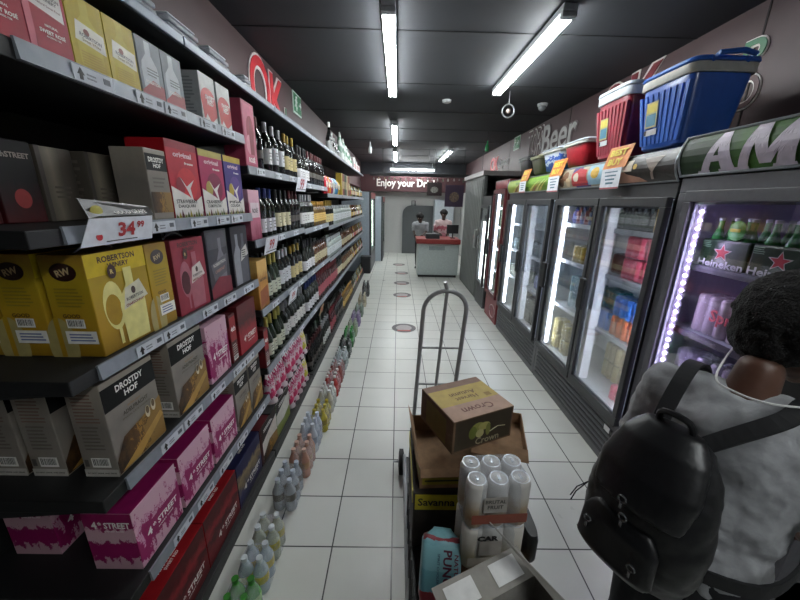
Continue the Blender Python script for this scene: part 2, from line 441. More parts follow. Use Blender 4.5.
# ================================================================== WALL SIGNS
OKR = mat('#c22530', .4); WOUT = mat('#d8d2cf', .5); GRN = mat('#2f6f4c', .4)
def sign_letters(s, c, u, wd, ht, col, out=WOUT):
    """raised letter with a pale outline; c centre; u reading direction"""
    n = Vector(u).cross(Vector((0, 0, 1)))
    a = MB().text(s, Vector(c), u, (0, 0, 1), wd*1.06, out, height=ht*1.08, bold=.045, res=6, th=.008)
    b = MB().text(s, Vector(c)+n*.009, u, (0, 0, 1), wd, col, height=ht, bold=.01, res=6, th=.006)
    return a, b
def sign(name, label, items, loc):
    t = thing(name, label, 'sign', loc)
    for (s, c, u, wd, ht, col, out) in items:
        a, b = sign_letters(s, c, u, wd, ht, col, out)
        f = a.build('letter_outline', t); b.build('letter_face', f)
U_L = (0, 1, 0); U_R = (0, -1, 0)
sign('wall_sign', 'large red outlined letters on the left maroon bulkhead above the header rail',
     [('O', (XFL+.002, 3.52, 2.83), U_L, .46, .50, OKR, WOUT), ('K', (XFL+.002, 3.98, 2.83), U_L, .40, .44, OKR, WOUT),
      ('L', (XFL+.002, 4.27, 2.73), U_L, .12, .2, GRN, WOUT), ('iquor', (XFL+.002, 4.67, 2.64), U_L, .55, .17, WINK, WOUT)], (XFL, 3.9, 2.6))
def exit_sign(x, y, z, u, label):
    t = thing('exit_sign', label, 'sign', (x, y, z)); n = Vector(u).cross(Vector((0, 0, 1))); u = Vector(u)
    def P(a, b, d=0): return Vector((x, y, z))+u*a+Vector((0, 0, b))+n*d
    MB().plate([P(-.17, -.12), P(.17, -.12), P(.17, .12), P(-.17, .12)], n, .012, mat('#cfe0d6', .5)).build('board', t)
    o = MB(); g = mat('#1f7a4b', .5)
    for a in (-.155, .01):
        o.plate([P(a, -.1, .012), P(a+.145, -.1, .012), P(a+.145, .1, .012), P(a, .1, .012)], n, .003, g)
    o.build('green_panel', t)
    o = MB(); wv = mat('#e8f2ec', .5)
    def seg(a, b, c, d, r=.009): o.tube([P(a, b, .018), P(c, d, .018)], r, wv, 6)
    o.sphere(P(-.075, .06, .018), .016, wv); seg(-.08, .04, -.095, -.02, .013); seg(-.095, -.02, -.06, -.05); seg(-.06, -.05, -.075, -.085); seg(-.095, -.02, -.125, -.045); seg(-.08, .03, -.045, .01); seg(-.08, .03, -.12, .02)
    seg(.05, 0, .125, 0); seg(.125, 0, .095, .035); seg(.125, 0, .095, -.035)
    o.build('running_figure', t)
exit_sign(XFL+.002, 4.72, 2.99, U_L, 'green and white exit sign on the left bulkhead past the red letters')
exit_sign(XR-.002, 7.1, 3.0, U_R, 'green and white exit sign on the right bulkhead before the beer lettering')
sign('wall_sign', 'grey outlined beer lettering on the right bulkhead',
     [('TOPS', (XR-.002, 6.15, 2.86), U_R, .62, .42, mat('#4a3536'), WOUT), ('Beer', (XR-.002, 5.3, 2.83), U_R, 1.05, .42, mat('#b9b9b8'), mat('#6b6263'))], (XR, 5.8, 2.7))
sign('wall_sign', 'small red and grey logo lettering near the far end of the right bulkhead',
     [('O', (XR-.002, 8.75, 2.76), U_R, .35, .32, OKR, WOUT), ('K', (XR-.002, 8.4, 2.76), U_R, .3, .3, OKR, WOUT), ('Liquor', (XR-.002, 7.85, 2.72), U_R, .75, .22, mat('#8d8f8f'), WOUT)], (XR, 8.3, 2.6))
sign('wall_sign', 'red outlined letters half hidden behind the coolers on the right bulkhead',
     [('O', (XR-.002, 4.05, 2.87), U_R, .42, .46, mat('#74202b', .5), WOUT), ('K', (XR-.002, 3.55, 2.87), U_R, .46, .46, mat('#74202b', .5), WOUT), ('P', (XR-.002, 2.52, 2.80), U_R, .15, .22, GRN, WOUT), ('D', (XR-.002, 2.5, 2.6), U_R, .16, .2, mat('#4a2b2e'), WOUT)], (XR, 3.3, 2.6))

# ================================================================== FLOOR STICKERS
for i, (x, y, lab) in enumerate([(.125, 4.8, 'round dark floor sticker nearest the hand truck'), (.12, 6.69, 'second round floor sticker up the aisle'), (.12, 7.76, 'middle round floor sticker in the aisle'),
                 (.13, 8.93, 'fourth round floor sticker up the aisle'), (.06, 10.2, 'farthest round floor sticker near the grey door')]):
    t = thing('floor_sticker', lab, 'floor sticker', (x, y, 0), 'round distancing stickers on the aisle floor')
    MB().lathe((x, y, 0), [(.185, 0), (.185, .0015)], mat('#5a5658', .5), 36).build('disc', t)
    a = MB(); c = (x, y, .0016)
    a.lathe(c, [(.12, 0), (.12, .0006)], mat('#a49c9c', .5), 30)
    a.box(x-.1, x+.1, y-.135, y-.095, .0016, .0028, mat('#b04a44', .5))
    a.build('printed_ring', t)

# ================================================================== LEFT SHELVING
SX = -.87                       # front of the shelves
RACK = mat('#141516', .55); RACKD = mat('#101112', .7)
def ticket(a, x, y, z, wd=.10, h=.036, arrow=True):
    """price ticket printed design on a mesh builder, facing +X"""
    a.box(x, x+.002, y, y+wd, z, z+h, TKT)
    e = x+.0023
    if arrow:
        a.plate([(e, y+.012, z+h*.45), (e, y+.034, z+h*.45), (e, y+.023, z+h*.9)], (1, 0, 0), .0006, INK)
        a.box(e, e+.0006, y+.018, y+.028, z+h*.12, z+h*.45, INK)
    for k in range(2): a.box(e, e+.0006, y+.042, y+.042+wd*.22, z+h*(.3+.25*k), z+h*(.4+.25*k), mat('#7a7e84', .6))
    a.box(e, e+.0006, y+wd*.74, y+wd*.92, z+h*.38, z+h*.78, mat('#5b5f66', .6))
def bay(name, label, y0, y1, levels, tickets=0, deep=.42, up=2.29, basez=.07, ry=0):
    t = thing(name, label, 'shelving', (SX-.2, (y0+y1)/2, 0), 'black shelving bays along the left wall')
    MB().box(XL+.004, XL+.03, y0, y1, 0, up, RACKD).build('back_panel', t)
    for y in (y0, y1-.03):
        MB().box(XL+.03, XL+.09, y, y+.03, 0, up, RACK, .004).build('upright', t)
    a = MB().box(XL+.03, SX, y0, y1, .0, basez, RACK, .004); a.build('base_plinth', t)
    for z in levels:
        a = MB().box(XL+.03, SX-.004, y0+.002, y1-.002, z-.045, z, RACK, .003)
        sh = a.build('shelf', t)
        for y in (y0+.004, y1-.012):
            MB().plate([(XL+.09, y, z-.045), (SX-.06, y, z-.045), (XL+.09, y, z-.09)], (0, 1, 0), .008, RACK).build('bracket', sh)
        r = MB(); 
        r.plate([(SX-.004, y0+ry+.004, z-.042), (SX+.006, y0+ry+.004, z-.042), (SX+.001, y0+ry+.004, z+.004), (SX-.006, y0+ry+.004, z+.004)], (0, 1, 0), (y1-y0)-.008-ry, RAIL)
        r.build('price_rail', sh)
        if tickets:
            n = tickets; 
            for k in range(n):
                y = y0+ry+.06+(y1-y0-ry-.2)*(k+random.uniform(.1, .6))/n
                q = MB(); ticket(q, SX+.005, y, z-.040, .13, .038); q.build('price_ticket', sh)
    return t
Z1 = (2.185, 1.765, 1.365, .96, .545)
Z2 = (2.03, 1.60, 1.15, .73)
bay('shelving_bay', 'nearest shelving bay, full of boxed wine', .80, 2.06, Z1, 5, ry=.085)
bay('shelving_bay', 'second shelving bay, wine bottles above pink pouches', 2.07, 3.19, Z2, 3)
bay('shelving_bay', 'third shelving bay from the camera, wine and spirits bottles', 3.20, 4.32, (2.0, 1.58, 1.15, .73), 2)
bay('shelving_bay', 'fourth shelving bay, colourful bags on its top shelf', 4.33, 5.45, (1.93, 1.53, 1.12, .72), 0)
bay('shelving_bay', 'fifth shelving bay from the camera, near the far left fridges', 5.46, 6.58, (1.93, 1.53, 1.12, .72), 0)
bay('shelving_bay', 'farthest shelving bay, next to the far left fridges', 6.59, 8.70, (1.93, 1.53, 1.12, .72), 0)
t = thing('header_shelf', 'long metal edged header shelf running above all the left shelving', 'shelf', (SX-.2, 4.5, 2.4))
MB().box(XFL+.002, SX-.004, .55, 8.7, 2.425, 2.445, RACK).build('board', t)
a = MB()
for k in range(8): a.box(SX-.004, SX+.01, .55+k*1.018, .55+(k+1)*1.018-.006, 2.425, 2.462, mat('#59636f', .45, .3), .004)
a.build('metal_edge', t)

# ------------------------------------------------------------------ cartons
class Face:
    def __init__(s, o, u, v, W, Hh): s.o, s.u, s.v, s.W, s.H = Vector(o), Vector(u), Vector(v), W, Hh; s.n = s.u.cross(s.v); s.e = .0006
    def P(s, a, b): return s.o+s.u*(a*s.W)+s.v*(b*s.H)+s.n*s.e
def decals(a, fc, items):
    for it in items:
        k = it[0]; fc.e += .00025
        if k == 'rect':
            _, u0, v0, u1, v1, mt = it; a.add([fc.P(u0, v0), fc.P(u1, v0), fc.P(u1, v1), fc.P(u0, v1)], [(0, 1, 2, 3)], mt)
        elif k == 'poly':
            a.add([fc.P(*p) for p in it[1]], [tuple(range(len(it[1])))], it[2])
        elif k == 'ell':
            _, cu, cv, ru, rv, mt = it
            a.add([fc.P(cu+ru*math.cos(i*PI/12), cv+rv*math.sin(i*PI/12)) for i in range(24)], [tuple(range(24))], mt)
        elif k == 'text':
            _, s, cu, cv, wd, mt = it[:6]; rot = math.radians(it[6]) if len(it) > 6 else 0; hh = it[7]*fc.H if len(it) > 7 else None
            u = fc.u*math.cos(rot)+fc.v*math.sin(rot); v = -fc.u*math.sin(rot)+fc.v*math.cos(rot)
            a.text(s, fc.P(cu, cv), u, v, wd*fc.W, mt, height=hh, bold=.03)
        elif k == 'lines':
            _, u0, v0, u1, v1, n, mt = it
            for i in range(n):
                vv = v1-(v1-v0)*(i+.5)/n; hh = (v1-v0)/n*.22; ue = u1-(u1-u0)*random.uniform(0, .25)
                a.add([fc.P(u0, vv-hh), fc.P(ue, vv-hh), fc.P(ue, vv+hh), fc.P(u0, vv+hh)], [(0, 1, 2, 3)], mt)
        elif k == 'bar':
            _, u0, v0, u1, v1 = it
            a.add([fc.P(u0, v0), fc.P(u1, v0), fc.P(u1, v1), fc.P(u0, v1)], [(0, 1, 2, 3)], WINK); fc.e += .0002
            x = u0+(u1-u0)*.08
            while x < u1-(u1-u0)*.08:
                ww = (u1-u0)*random.choice((.02, .035, .05)); a.add([fc.P(x, v0+(v1-v0)*.2), fc.P(x+ww, v0+(v1-v0)*.2), fc.P(x+ww, v1-(v1-v0)*.1), fc.P(x, v1-(v1-v0)*.1)], [(0, 1, 2, 3)], INK); x += ww+(u1-u0)*.03
def carton(name, d, w, h, body, F=(), S=(), T=(), handle=False, extra=None, ch=.003):
    """box with its front on +X; origin at the centre of its base"""
    def mk():
        t = thing(name, None, None)
        MB().box(-d/2, d/2, -w/2, w/2, 0, h, body, ch).build('carton_body', t)
        for nm, fc, it in (('front_print', Face((d/2, -w/2, 0), (0, 1, 0), (0, 0, 1), w, h), F), ('side_print', Face((-d/2, -w/2, 0), (1, 0, 0), (0, 0, 1), d, h), S),
                           ('top_print', Face((d/2, -w/2, h), (0, 1, 0), (-1, 0, 0), w, d), T)):
            if it:
                a = MB(); decals(a, fc, it); a.build(nm, t)
        if handle:
            MB().tube([(0, -w*.3+w*.6*i/8, h-.002+.024*math.sin(PI*i/8)) for i in range(9)], .0035, mat('#8a8d90', .3), 6).build('carry_handle', t, True)
        return t
    return mk
G = lambda h_, **k: mat(h_, k.pop('rough', .5), spec=.35, **k)
bottle_sil = [(-.10, 0), (-.11, .5), (-.10, .62), (-.035, .78), (-.035, 1.0), (.035, 1.0), (.035, .78), (.10, .62), (.11, .5), (.10, 0)]
def sil(cu, cv, sx, sy, sh, mt): return ('poly', [(cu+x*sx, cv+y*sy+x*sh) for x, y in bottle_sil], mt)
def winefront(c_body, c_dark, c_pale, c_label, l1, l2, emblem='#3a1e18'):
    return [('rect', 0, .78, 1, 1, c_body), ('text', 'ROBERTSON', .5, .93, .62, mat(emblem, .5), 0, .06), ('text', 'WINERY', .5, .86, .36, mat(emblem, .5), 0, .05),
            ('ell', .30, .46, .17, .25, c_pale), ('ell', .28, .42, .13, .16, c_dark), ('rect', .29, .05, .34, .24, c_pale),
            sil(.62, .03, 2.1, .78, 0, c_pale), ('poly', [(.44, .38), (.92, .46), (.80, .66), (.52, .60)], c_label),
            ('ell', .66, .56, .04, .04, mat(emblem, .5)), ('text', l1, .67, .49, .32, mat('#4a4a48', .5), 6, .035), ('text', l2, .66, .43, .36, mat('#8a3a2a', .5), 6, .03),
            ('ell', .36, .80, .07, .07, mat(emblem, .5)), ('text', 'R', .36, .80, .05, mat('#d8c070', .5))]
GB = bands('yellow_side_print', [(0, '#8a6a14'), (.35, '#b08a1e'), (.7, '#a88f1c'), (1, '#8e6a24')], .2, 2, mode='LINEAR')
YEL = G('#cdb31e'); YPALE = G('#e0d789'); YD = G('#a8851c')
def yellow_side():
    return [('ell', .5, .84, .30, .085, mat('#2c1512', .3)), ('text', 'RW', .5, .84, .34, mat('#b9a27a', .4), 15), ('lines', .2, .50, .85, .70, 6, mat('#8e7a1c', .5)),
            ('text', 'GOOD', .45, .42, .4, mat('#5a3d16', .5)), ('ell', .1, .12, .35, .28, mat('#a79a62', .5)), ('rect', .0, .0, .12, .4, GB),
            ('bar', .3, .30, .72, .39), ('rect', .22, .14, .94, .27, WINK), ('lines', .3, .16, .88, .25, 3, mat('#5c6aa0', .5))]
MK = {}
MK['yellow'] = carton('wine_carton', .13, .235, .318, GB, winefront(YEL, YD, YPALE, mat('#d2cfb6', .4), 'ROBERTSON', 'CHARDONNAY'), yellow_side(), handle=True)
MK['yellowback'] = MK['yellow']
MK['yellownarrow'] = carton('wine_carton', .2, .115, .318, GB, yellow_side(), yellow_side(), handle=True)
RED1 = G('#8f2738'); 
MK['rosebox'] = carton('wine_carton', .115, .225, .315, G('#6b1f2c'), [('rect', 0, 0, 1, 1, RED1)]+winefront(RED1, G('#4c1420'), G('#a8606c'), mat('#d2c9c0', .4), 'ROBERTSON', 'MERLOT'), [('lines', .2, .3, .8, .8, 7, mat('#3c1018', .5)), ('bar', .3, .08, .75, .18)], handle=True)
MK['greybox'] = carton('wine_carton', .115, .20, .335, G('#35343a'), [('rect', .05, .72, .95, .97, G('#4b4a50')), sil(.6, .02, 2, .85, 0, G('#77747c')), ('poly', [(.1, .5), (.9, .62), (.82, .35), (.2, .25)], G('#5c5a60')), ('text', 'ROBERTSON', .5, .5, .6, mat('#c9c4bb', .5), 8), ('text', 'CABERNET', .5, .4, .5, mat('#a87a70', .5), 8), ('poly', [(0, 0), (1, 0), (1, .25), (.4, .3), (0, .15)], G('#7a2433'))], [('lines', .2, .3, .8, .8, 7, mat('#1d1c20', .5))])
MK['darkbox'] = carton('wine_carton', .115, .20, .335, G('#2a2930'), [sil(.3, .02, 2.2, .85, 0, G('#8d9097')), sil(.66, .02, 2.2, .85, 0, G('#55565e')), ('poly', [(.45, .4), (.95, .5), (.85, .68), (.55, .6)], mat('#c8c6be', .5)), ('lines', .55, .45, .8, .6, 4, INK)], [])
SWR = G('#a01a30')
MK['sweet'] = carton('wine_carton', .115, .113, .19, G('#8e2233'), [('poly', [(0, 0), (.0, 1), (.25, 1), (.12, 0)], G('#c76a78')), ('rect', .15, 0, 1, 1, SWR), ('poly', [(.10, .58), (.92, .50), (.92, .80), (.30, .88)], mat('#ddd6d0', .4)),
          ('ell', .52, .76, .07, .05, mat('#a03a3a', .5)), ('text', 'ROBERTSON', .62, .74, .5, mat('#5a5550', .5), -4), ('text', 'WINERY', .62, .69, .36, mat('#5a5550', .5), -4), ('text', 'Natural Sweet Rosé', .58, .62, .55, mat('#8a6a60', .5), -4),
          ('text', 'NATURAL', .55, .38, .3, WINK), ('text', 'SWEET ROSÉ', .55, .31, .6, WINK), ('text', 'ALCOHOL 7.5%', .55, .25, .34, WINK)], [('bar', .12, .3, .9, .5), ('lines', .15, .6, .85, .9, 6, mat('#d09aa2', .5))])
MK['sweetyellow'] = carton('wine_carton', .1, .12, .19, G('#b9a52a'), [('rect', 0, 0, 1, 1, G('#b9a41c')), sil(.5, .03, 3.2, .95, 0, G('#c6b63a')), ('poly', [(.12, .42), (.95, .36), (.95, .62), (.2, .68)], mat('#d6d2bc', .4)), ('ell', .45, .56, .08, .045, mat('#7a3a28', .5)), ('text', 'ROBERTSON', .55, .50, .6, mat('#55524a', .5), -4), ('text', 'Sweet White', .55, .44, .5, mat('#8a7a50', .5), -4), ('lines', .2, .08, .9, .3, 6, G('#b89a2c'))], [('lines', .15, .2, .85, .9, 10, mat('#8e7a1c', .5))])
MK['silverbottle'] = carton('wine_carton', .1, .12, .19, G('#8f969c'), [('rect', 0, 0, 1, 1, G('#6e757d')), sil(.45, .02, 3.2, .95, 0, G('#c2c8cc')), ('poly', [(.0, 0), (1, .0), (1, .3), (.5, .35), (0, .12)], G('#99383c')), ('text', 'ROBERTSON', .5, .3, .6, WINK), ('lines', .3, .4, .8, .55, 3, mat('#44484c', .5))], [])
MK['whitered'] = carton('wine_carton', .15, .13, .205, G('#aeb1b2'), [('rect', 0, 0, 1, 1, G('#c9c9c6')), ('ell', .5, .48, .5, .26, G('#b3302f')), ('poly', [(.0, .5), (.1, .1), (.55, .02), (1, .2), (1, .5)], G('#b3302f')), ('text', 'SWEET', .6, .55, .6, WINK), ('text', 'RED', .6, .45, .4, WINK), ('poly', [(.05, 0), (.6, 0), (.3, .2)], G('#d8d4cf'))], [('lines', .15, .1, .85, .9, 12, mat('#7e8284', .5))])
MK['pinktall'] = carton('wine_carton', .12, .17, .35, G('#a03c54'), [('rect', .06, .04, .94, .96, G('#b2506a')), ('ell', .55, .58, .3, .22, G('#8a2238')), ('ell', .4, .35, .25, .15, G('#c47a8a')), ('text', 'ROSÉ', .5, .12, .5, WINK), sil(.6, .2, 1.6, .6, 0, G('#7c1c30'))], [])
# silver brown cartons with a black band and golden cellar picture
SILV = bands('brushed_silver_carton', [(0, '#8a8378'), (.5, '#77716a'), (1, '#948c80')], .3, 3, mode='LINEAR', rough=.3)
GOLD = bands('golden_cellar_print', [(0, '#2a1c10'), (.42, '#5c3f1c'), (.5, '#a67c34'), (.56, '#3f2a14'), (.62, '#8a6a34')], .5, 9, axis=1, mode='LINEAR')
def hof_front(small='ADELPRACHT', sub='SPECIAL LATE HARVEST'):
    return [('poly', [(0, .70), (1, .70), (1, .94), (0, .94)], mat('#0c0c0b', .55, spec=.2)), ('text', 'DROSTDY', .5, .87, .52, WINK, 0, .07), ('text', 'HOF', .5, .78, .26, WINK, 0, .065),
            ('text', small, .52, .585, .5, mat('#3c3428', .5), 0, .045), ('text', sub, .52, .53, .56, mat('#5a5144', .5), 0, .02), ('text', 'EXTRA LIGHT', .5, .64, .25, mat('#8c6a3c', .5), 0, .018),
            ('poly', [(0, .02), (0, .16), (.2, .36), (.5, .40), (.75, .44), (1, .50), (1, .02)], GOLD), ('poly', [(.05, .03), (.95, .32), (1, .26), (.4, .02)], G('#b08a44')),
            ('ell', .70, .42, .05, .07, mat('#cfc3a6', .3)), ('ell', .83, .45, .05, .07, mat('#cfc3a6', .3)), ('ell', .70, .44, .035, .045, mat('#5a421e', .3)), ('ell', .83, .47, .035, .045, mat('#5a421e', .3))]
def hof_side(): return [('lines', .15, .60, .85, .92, 9, mat('#6f5548', .5)), ('lines', .2, .30, .8, .58, 7, mat('#5f574e', .5)), ('rect', 0, 0, 1, .085, mat('#bdb9b0', .5)), ('text', 'DO NOT DRINK AND DRIVE', .5, .04, .85, INK), ('bar', .28, .11, .82, .22), ('rect', .08, .12, .2, .2, mat('#4b4742', .5))]
MK['hof'] = carton('wine_carton', .11, .225, .335, SILV, hof_front(), hof_side())
MK['hofsmall'] = carton('wine_carton', .12, .17, .33, SILV, hof_front('CLARET SELECT', 'NATURAL DRY RED'), hof_side())
# pink splash cartons
P4 = bands('pink_splash_print', [(0, '#cfa6b4'), (.16, '#8f1458'), (.50, '#98185f'), (.60, '#c99cb0'), (.70, '#9c2b66'), (.74, '#cfa6b6')], 1.0, 3.2, stretch=(1, 1.6, .9))
P4S = bands('pink_side_print', [(0, '#c9a3ad'), (.17, '#8c1257'), (.50, '#c9a3ad'), (.72, '#8a1052')], .32, 7)
def street(cw=WINK, pos=(.55, .42), w=.72, rot=0): return [('text', '4', pos[0]-w*.42, pos[1], w*.14, cw, rot, .13), ('text', 'th', pos[0]-w*.27, pos[1]+.035, w*.09, cw, rot, .06), ('text', 'STREET', pos[0]+w*.16, pos[1], w*.66, cw, rot, .105), ('text', 'SWEET ROSÉ', pos[0]+.05, pos[1]-.1, w*.5, cw, rot, .03)]
MK['pink'] = carton('wine_carton', .17, .235, .255, P4, [('poly', [(.2, .28), (.95, .25), (1, .58), (.12, .56)], G('#8f1458'))]+street(), [('poly', [(0, .0), (1, 0), (1, 1), (0, 1)], P4S)]+street(pos=(.55, .80), w=.8), [('rect', 0, 0, 1, 1, G('#7c0f4c'))])
MK['pinkfar'] = MK['pink']
MK['pinknarrow'] = carton('wine_carton', .16, .20, .30, P4, street(), (), ())
R4 = bands('red_splash_print', [(0, '#5a1519'), (.3, '#6e1a20'), (.45, '#3c1216'), (.6, '#8a2028'), (.8, '#4a1418')], .35, 3, mode='LINEAR')
RTOP = G('#8e1018')
MK['red'] = carton('wine_carton', .26, .33, .29, R4, street(pos=(.6, .3), w=.62), [('rect', 0, 0, 1, 1, RTOP)], [('rect', 0, 0, 1, 1, RTOP), ('text', '4thSTREET', .5, .28, .42, WINK, 0, .16), ('text', 'SWEET RED', .5, .15, .25, WINK, 0, .05)])
MK['redslim'] = carton('wine_carton', .16, .07, .28, R4, [('rect', .05, .45, .95, .95, G('#8e1a22')), ('text', '4th', .5, .7, .7, WINK), ('lines', .15, .12, .85, .4, 6, mat('#a8a29a', .5)), ('bar', .15, .05, .85, .14)])
MK['redup'] = carton('wine_carton', .16, .24, .30, bands('red_smoke_print', [(0, '#a02a34'), (.4, '#8e1a24'), (.6, '#3a1014'), (.8, '#5c1a1e')], .3, 2.5, mode='LINEAR'), street(w=.7, pos=(.55, .28)))
NV = bands('navy_gold_print', [(0, '#2e2c44'), (.3, '#272a52'), (.45, '#6c5f48'), (.6, '#8c7c58'), (.75, '#232648')], .4, 3, mode='LINEAR')
MK['navy'] = carton('wine_carton', .26, .33, .29, NV, street(pos=(.55, .3)), [('rect', 0, 0, 1, 1, G('#15183c'))], [('rect', 0, 0, 1, 1, G('#15183c')), ('text', '4thSTREET', .5, .3, .42, WINK, 0, .16), ('text', 'SWEET WHITE', .5, .16, .25, WINK, 0, .05)])
MK['maroon'] = carton('wine_carton', .26, .30, .29, G('#3c1216'), [('rect', .1, 0, 1, 1, G('#cfcac0')), ('poly', [(.1, .55), (1, .75), (1, 1), (.1, 1)], G('#28201e')), ('poly', [(.1, 0), (1, 0), (1, .3), (.5, .38), (.1, .2)], GOLD), ('lines', .2, .76, .8, .86, 2, WINK)], [('rect', 0, 0, 1, 1, G('#38090f'))], [('rect', 0, 0, 1, 1, G('#480c14')), ('lines', .2, .3, .8, .5, 2, G('#8c3a3a'))])
MK['green'] = carton('wine_carton', .26, .30, .29, G('#3f7d1f'), [('rect', .0, .0, 1, 1, G('#c9c7bd')), ('poly', [(0, .62), (1, .78), (1, .95), (0, .95)], G('#23201c')), ('poly', [(0, 0), (1, 0), (1, .35), (.5, .25), (0, .32)], G('#74803a')), ('lines', .2, .74, .8, .84, 2, WINK)], [], [('rect', 0, 0, 1, 1, G('#3f8a1c')), ('lines', .2, .3, .8, .5, 2, G('#8cb86a'))])
def cocktail(c, c2, l1, l2, fruit):
    F = [('rect', 0, 0, 1, 1, G(c)), ('rect', 0, .90, 1, 1, G(c2)), ('text', 'original', .5, .82, .6, mat('#e5c8d0', .5), 0, .09), ('text', 'freeze', .68, .73, .3, WINK, 0, .035),
         ('ell', .55, .45, .34, .22, G(fruit)), ('ell', .3, .42, .14, .12, G(c2)), ('poly', [(.3, .55), (.5, .42), (.78, .52), (.62, .40), (.7, .18), (.5, .38)], mat('#e3dcd8', .3)),
         ('poly', [(0, 0), (1, 0), (1, .30), (.75, .22), (.5, .30), (.25, .36), (0, .42)], mat('#dcd8d2', .4)), ('text', l1, .45, .22, .72, INK, 0, .055), ('text', l2, .42, .155, .58, INK, 0, .05)]
    for i in range(11): F.append(('poly', [(i*.092, 0), (i*.092+.10, 0), (i*.092+.04, .05+.035*(i % 3))], G(('#4a5a2c', '#9c9030', '#5c2c30', '#6c7a34')[i % 4])))
    return F
MK['straw'] = carton('cocktail_carton', .15, .205, .30, G('#a8141f'), cocktail('#b0162c', '#8c1a2c', 'STRAWBERRY', 'DAIQUIRI', '#c4222c'))
MK['cran'] = carton('cocktail_carton', .15, .21, .295, G('#98124a'), cocktail('#a3144e', '#a89a4c', 'CRANBERRY', 'COSMOPOLITAN', '#7a0f3c'))
MK['pina'] = carton('cocktail_carton', .15, .19, .295, G('#3a2a72'), cocktail('#3c2c78', '#b49a30', 'PIÑA', 'COLADA', '#5a3f86'))
MK['gold'] = carton('wine_carton', .13, .16, .32, bands('amber_print', [(0, '#8e5a1c'), (.4, '#c08a3c'), (.6, '#a8742c'), (.8, '#d0a860')], .4, 3, mode='LINEAR'), [('poly', [(.1, .05), (.9, .1), (.9, .45), (.1, .38)], G('#8e4a1c')), ('text', 'NATURAL', .5, .6, .7, INK)])
MK['pinkcan'] = carton('wine_carton', .12, .16, .30, bands('pale_pink_print', [(0, '#7e2c44'), (.4, '#b56a80'), (.6, '#a24a64'), (.8, '#c79aa6')], .4, 3, mode='LINEAR'), [('rect', .1, .45, .9, .75, mat('#cdbcc0', .5)), ('text', 'ROSÉ', .5, .6, .5, INK)])
DIM = {}
def put(kind, y0, z, label, group=None, dx=0.02, w=None, cat='boxed wine', name=None, rz=0, x=None):
    """y0: near edge on the shelf"""
    mk = MK[kind]
    fv = dict(zip(mk.__code__.co_freevars, [c.cell_contents for c in mk.__closure__]))
    d, wd = fv['d'], fv['w']
    return place('c_'+kind, mk, ((SX-dx-d/2) if x is None else x, y0+wd/2, z+.001), label, cat, group, rz)
# shelf 1 (top)
Q = lambda kd, y, z, lb, x=None, **k: put(kd, y, z, lb, x=x, dx=.03, **k)
for kd, y, lb in [('sweet', .845, 'pink and red wine box with sweet rosé lettering, first on the top shelf'), ('sweet', .962, 'pink and red wine box with sweet rosé lettering, beside the yellow boxes'),
        ('sweetyellow', 1.08, 'yellow wine box directly right of the red boxes, top shelf'), ('sweetyellow', 1.205, 'second yellow wine box on the top shelf, beside the silver boxes'),
        ('silverbottle', 1.335, 'silver grey wine box with bottle picture next to the yellow box, top shelf'), ('silverbottle', 1.46, 'silver grey wine box with bottle picture, right one of two on the top shelf'),
        ('whitered', 1.71, 'white carton with red splash, left of the pair at the end of the top shelf'), ('whitered', 1.86, 'white carton with red splash, right of the pair at the end of the top shelf')]:
    Q(kd, y, Z1[0], lb)
# shelf 2
MK['slimsilver'] = carton('wine_carton', .12, .118, .225, bands('silver_painted_shade', [(0, '#4c473f'), (.35, '#857d6e'), (.6, '#5a544a'), (1, '#3c3832')], .08, 2, axis=1, mode='LINEAR'), [('rect', 0, 0, .12, 1, G('#4e4a44')), ('lines', .3, .3, .8, .5, 3, mat('#5f574e', .5))], [('lines', .2, .3, .8, .9, 6, mat('#5f574e', .5))])  # silver shading across the width and deep-shelf shade painted into the colours
MK['blackred'] = carton('wine_carton', .12, .115, .23, bands('black_red_shaded_print', [(0, '#45080d'), (.3, '#26070a'), (.5, '#0c0909'), (.8, '#080707')], .2, 3, mode='LINEAR'), [('text', '4thSTREET', .5, .82, .8, mat('#8a8078', .5)), ('ell', .5, .3, .2, .12, mat('#8e2424', .5))])  # black and red print, colours darkened to paint in the deep-shelf shade
Q('blackred', .85, Z1[1], 'black and red wine box deep at the near end of the second shelf', -1.16)
Q('blackred', .975, Z1[1], 'dark wine box next to the black and red one in the shade, second shelf', -1.16)
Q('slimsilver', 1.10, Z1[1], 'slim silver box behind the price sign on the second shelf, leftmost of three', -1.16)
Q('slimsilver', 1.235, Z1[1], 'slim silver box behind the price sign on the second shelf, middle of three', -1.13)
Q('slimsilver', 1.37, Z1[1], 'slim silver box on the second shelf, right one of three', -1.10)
MK['hoftall'] = carton('wine_carton', .12, .115, .25, SILV, [('rect', .02, .70, .98, .93, mat('#0c0c0b', .55, spec=.2)), ('text', 'DROSTDY', .5, .85, .7, WINK, 0, .07), ('text', 'HOF', .5, .77, .35, WINK, 0, .06), ('lines', .2, .45, .8, .62, 3, mat('#5f574e', .5)), ('rect', .02, .1, .98, .4, GOLD)], ())
Q('hoftall', 1.28, Z1[1], 'silver box with black band beside the strawberry carton', None)
Q('straw', 1.40, Z1[1], 'red strawberry daiquiri carton on the second shelf', cat='cocktail carton')
Q('cran', 1.62, Z1[1], 'magenta cranberry cocktail carton between the red and purple cartons', cat='cocktail carton')
Q('pina', 1.845, Z1[1], 'purple piña colada carton at the end of the second shelf', cat='cocktail carton')
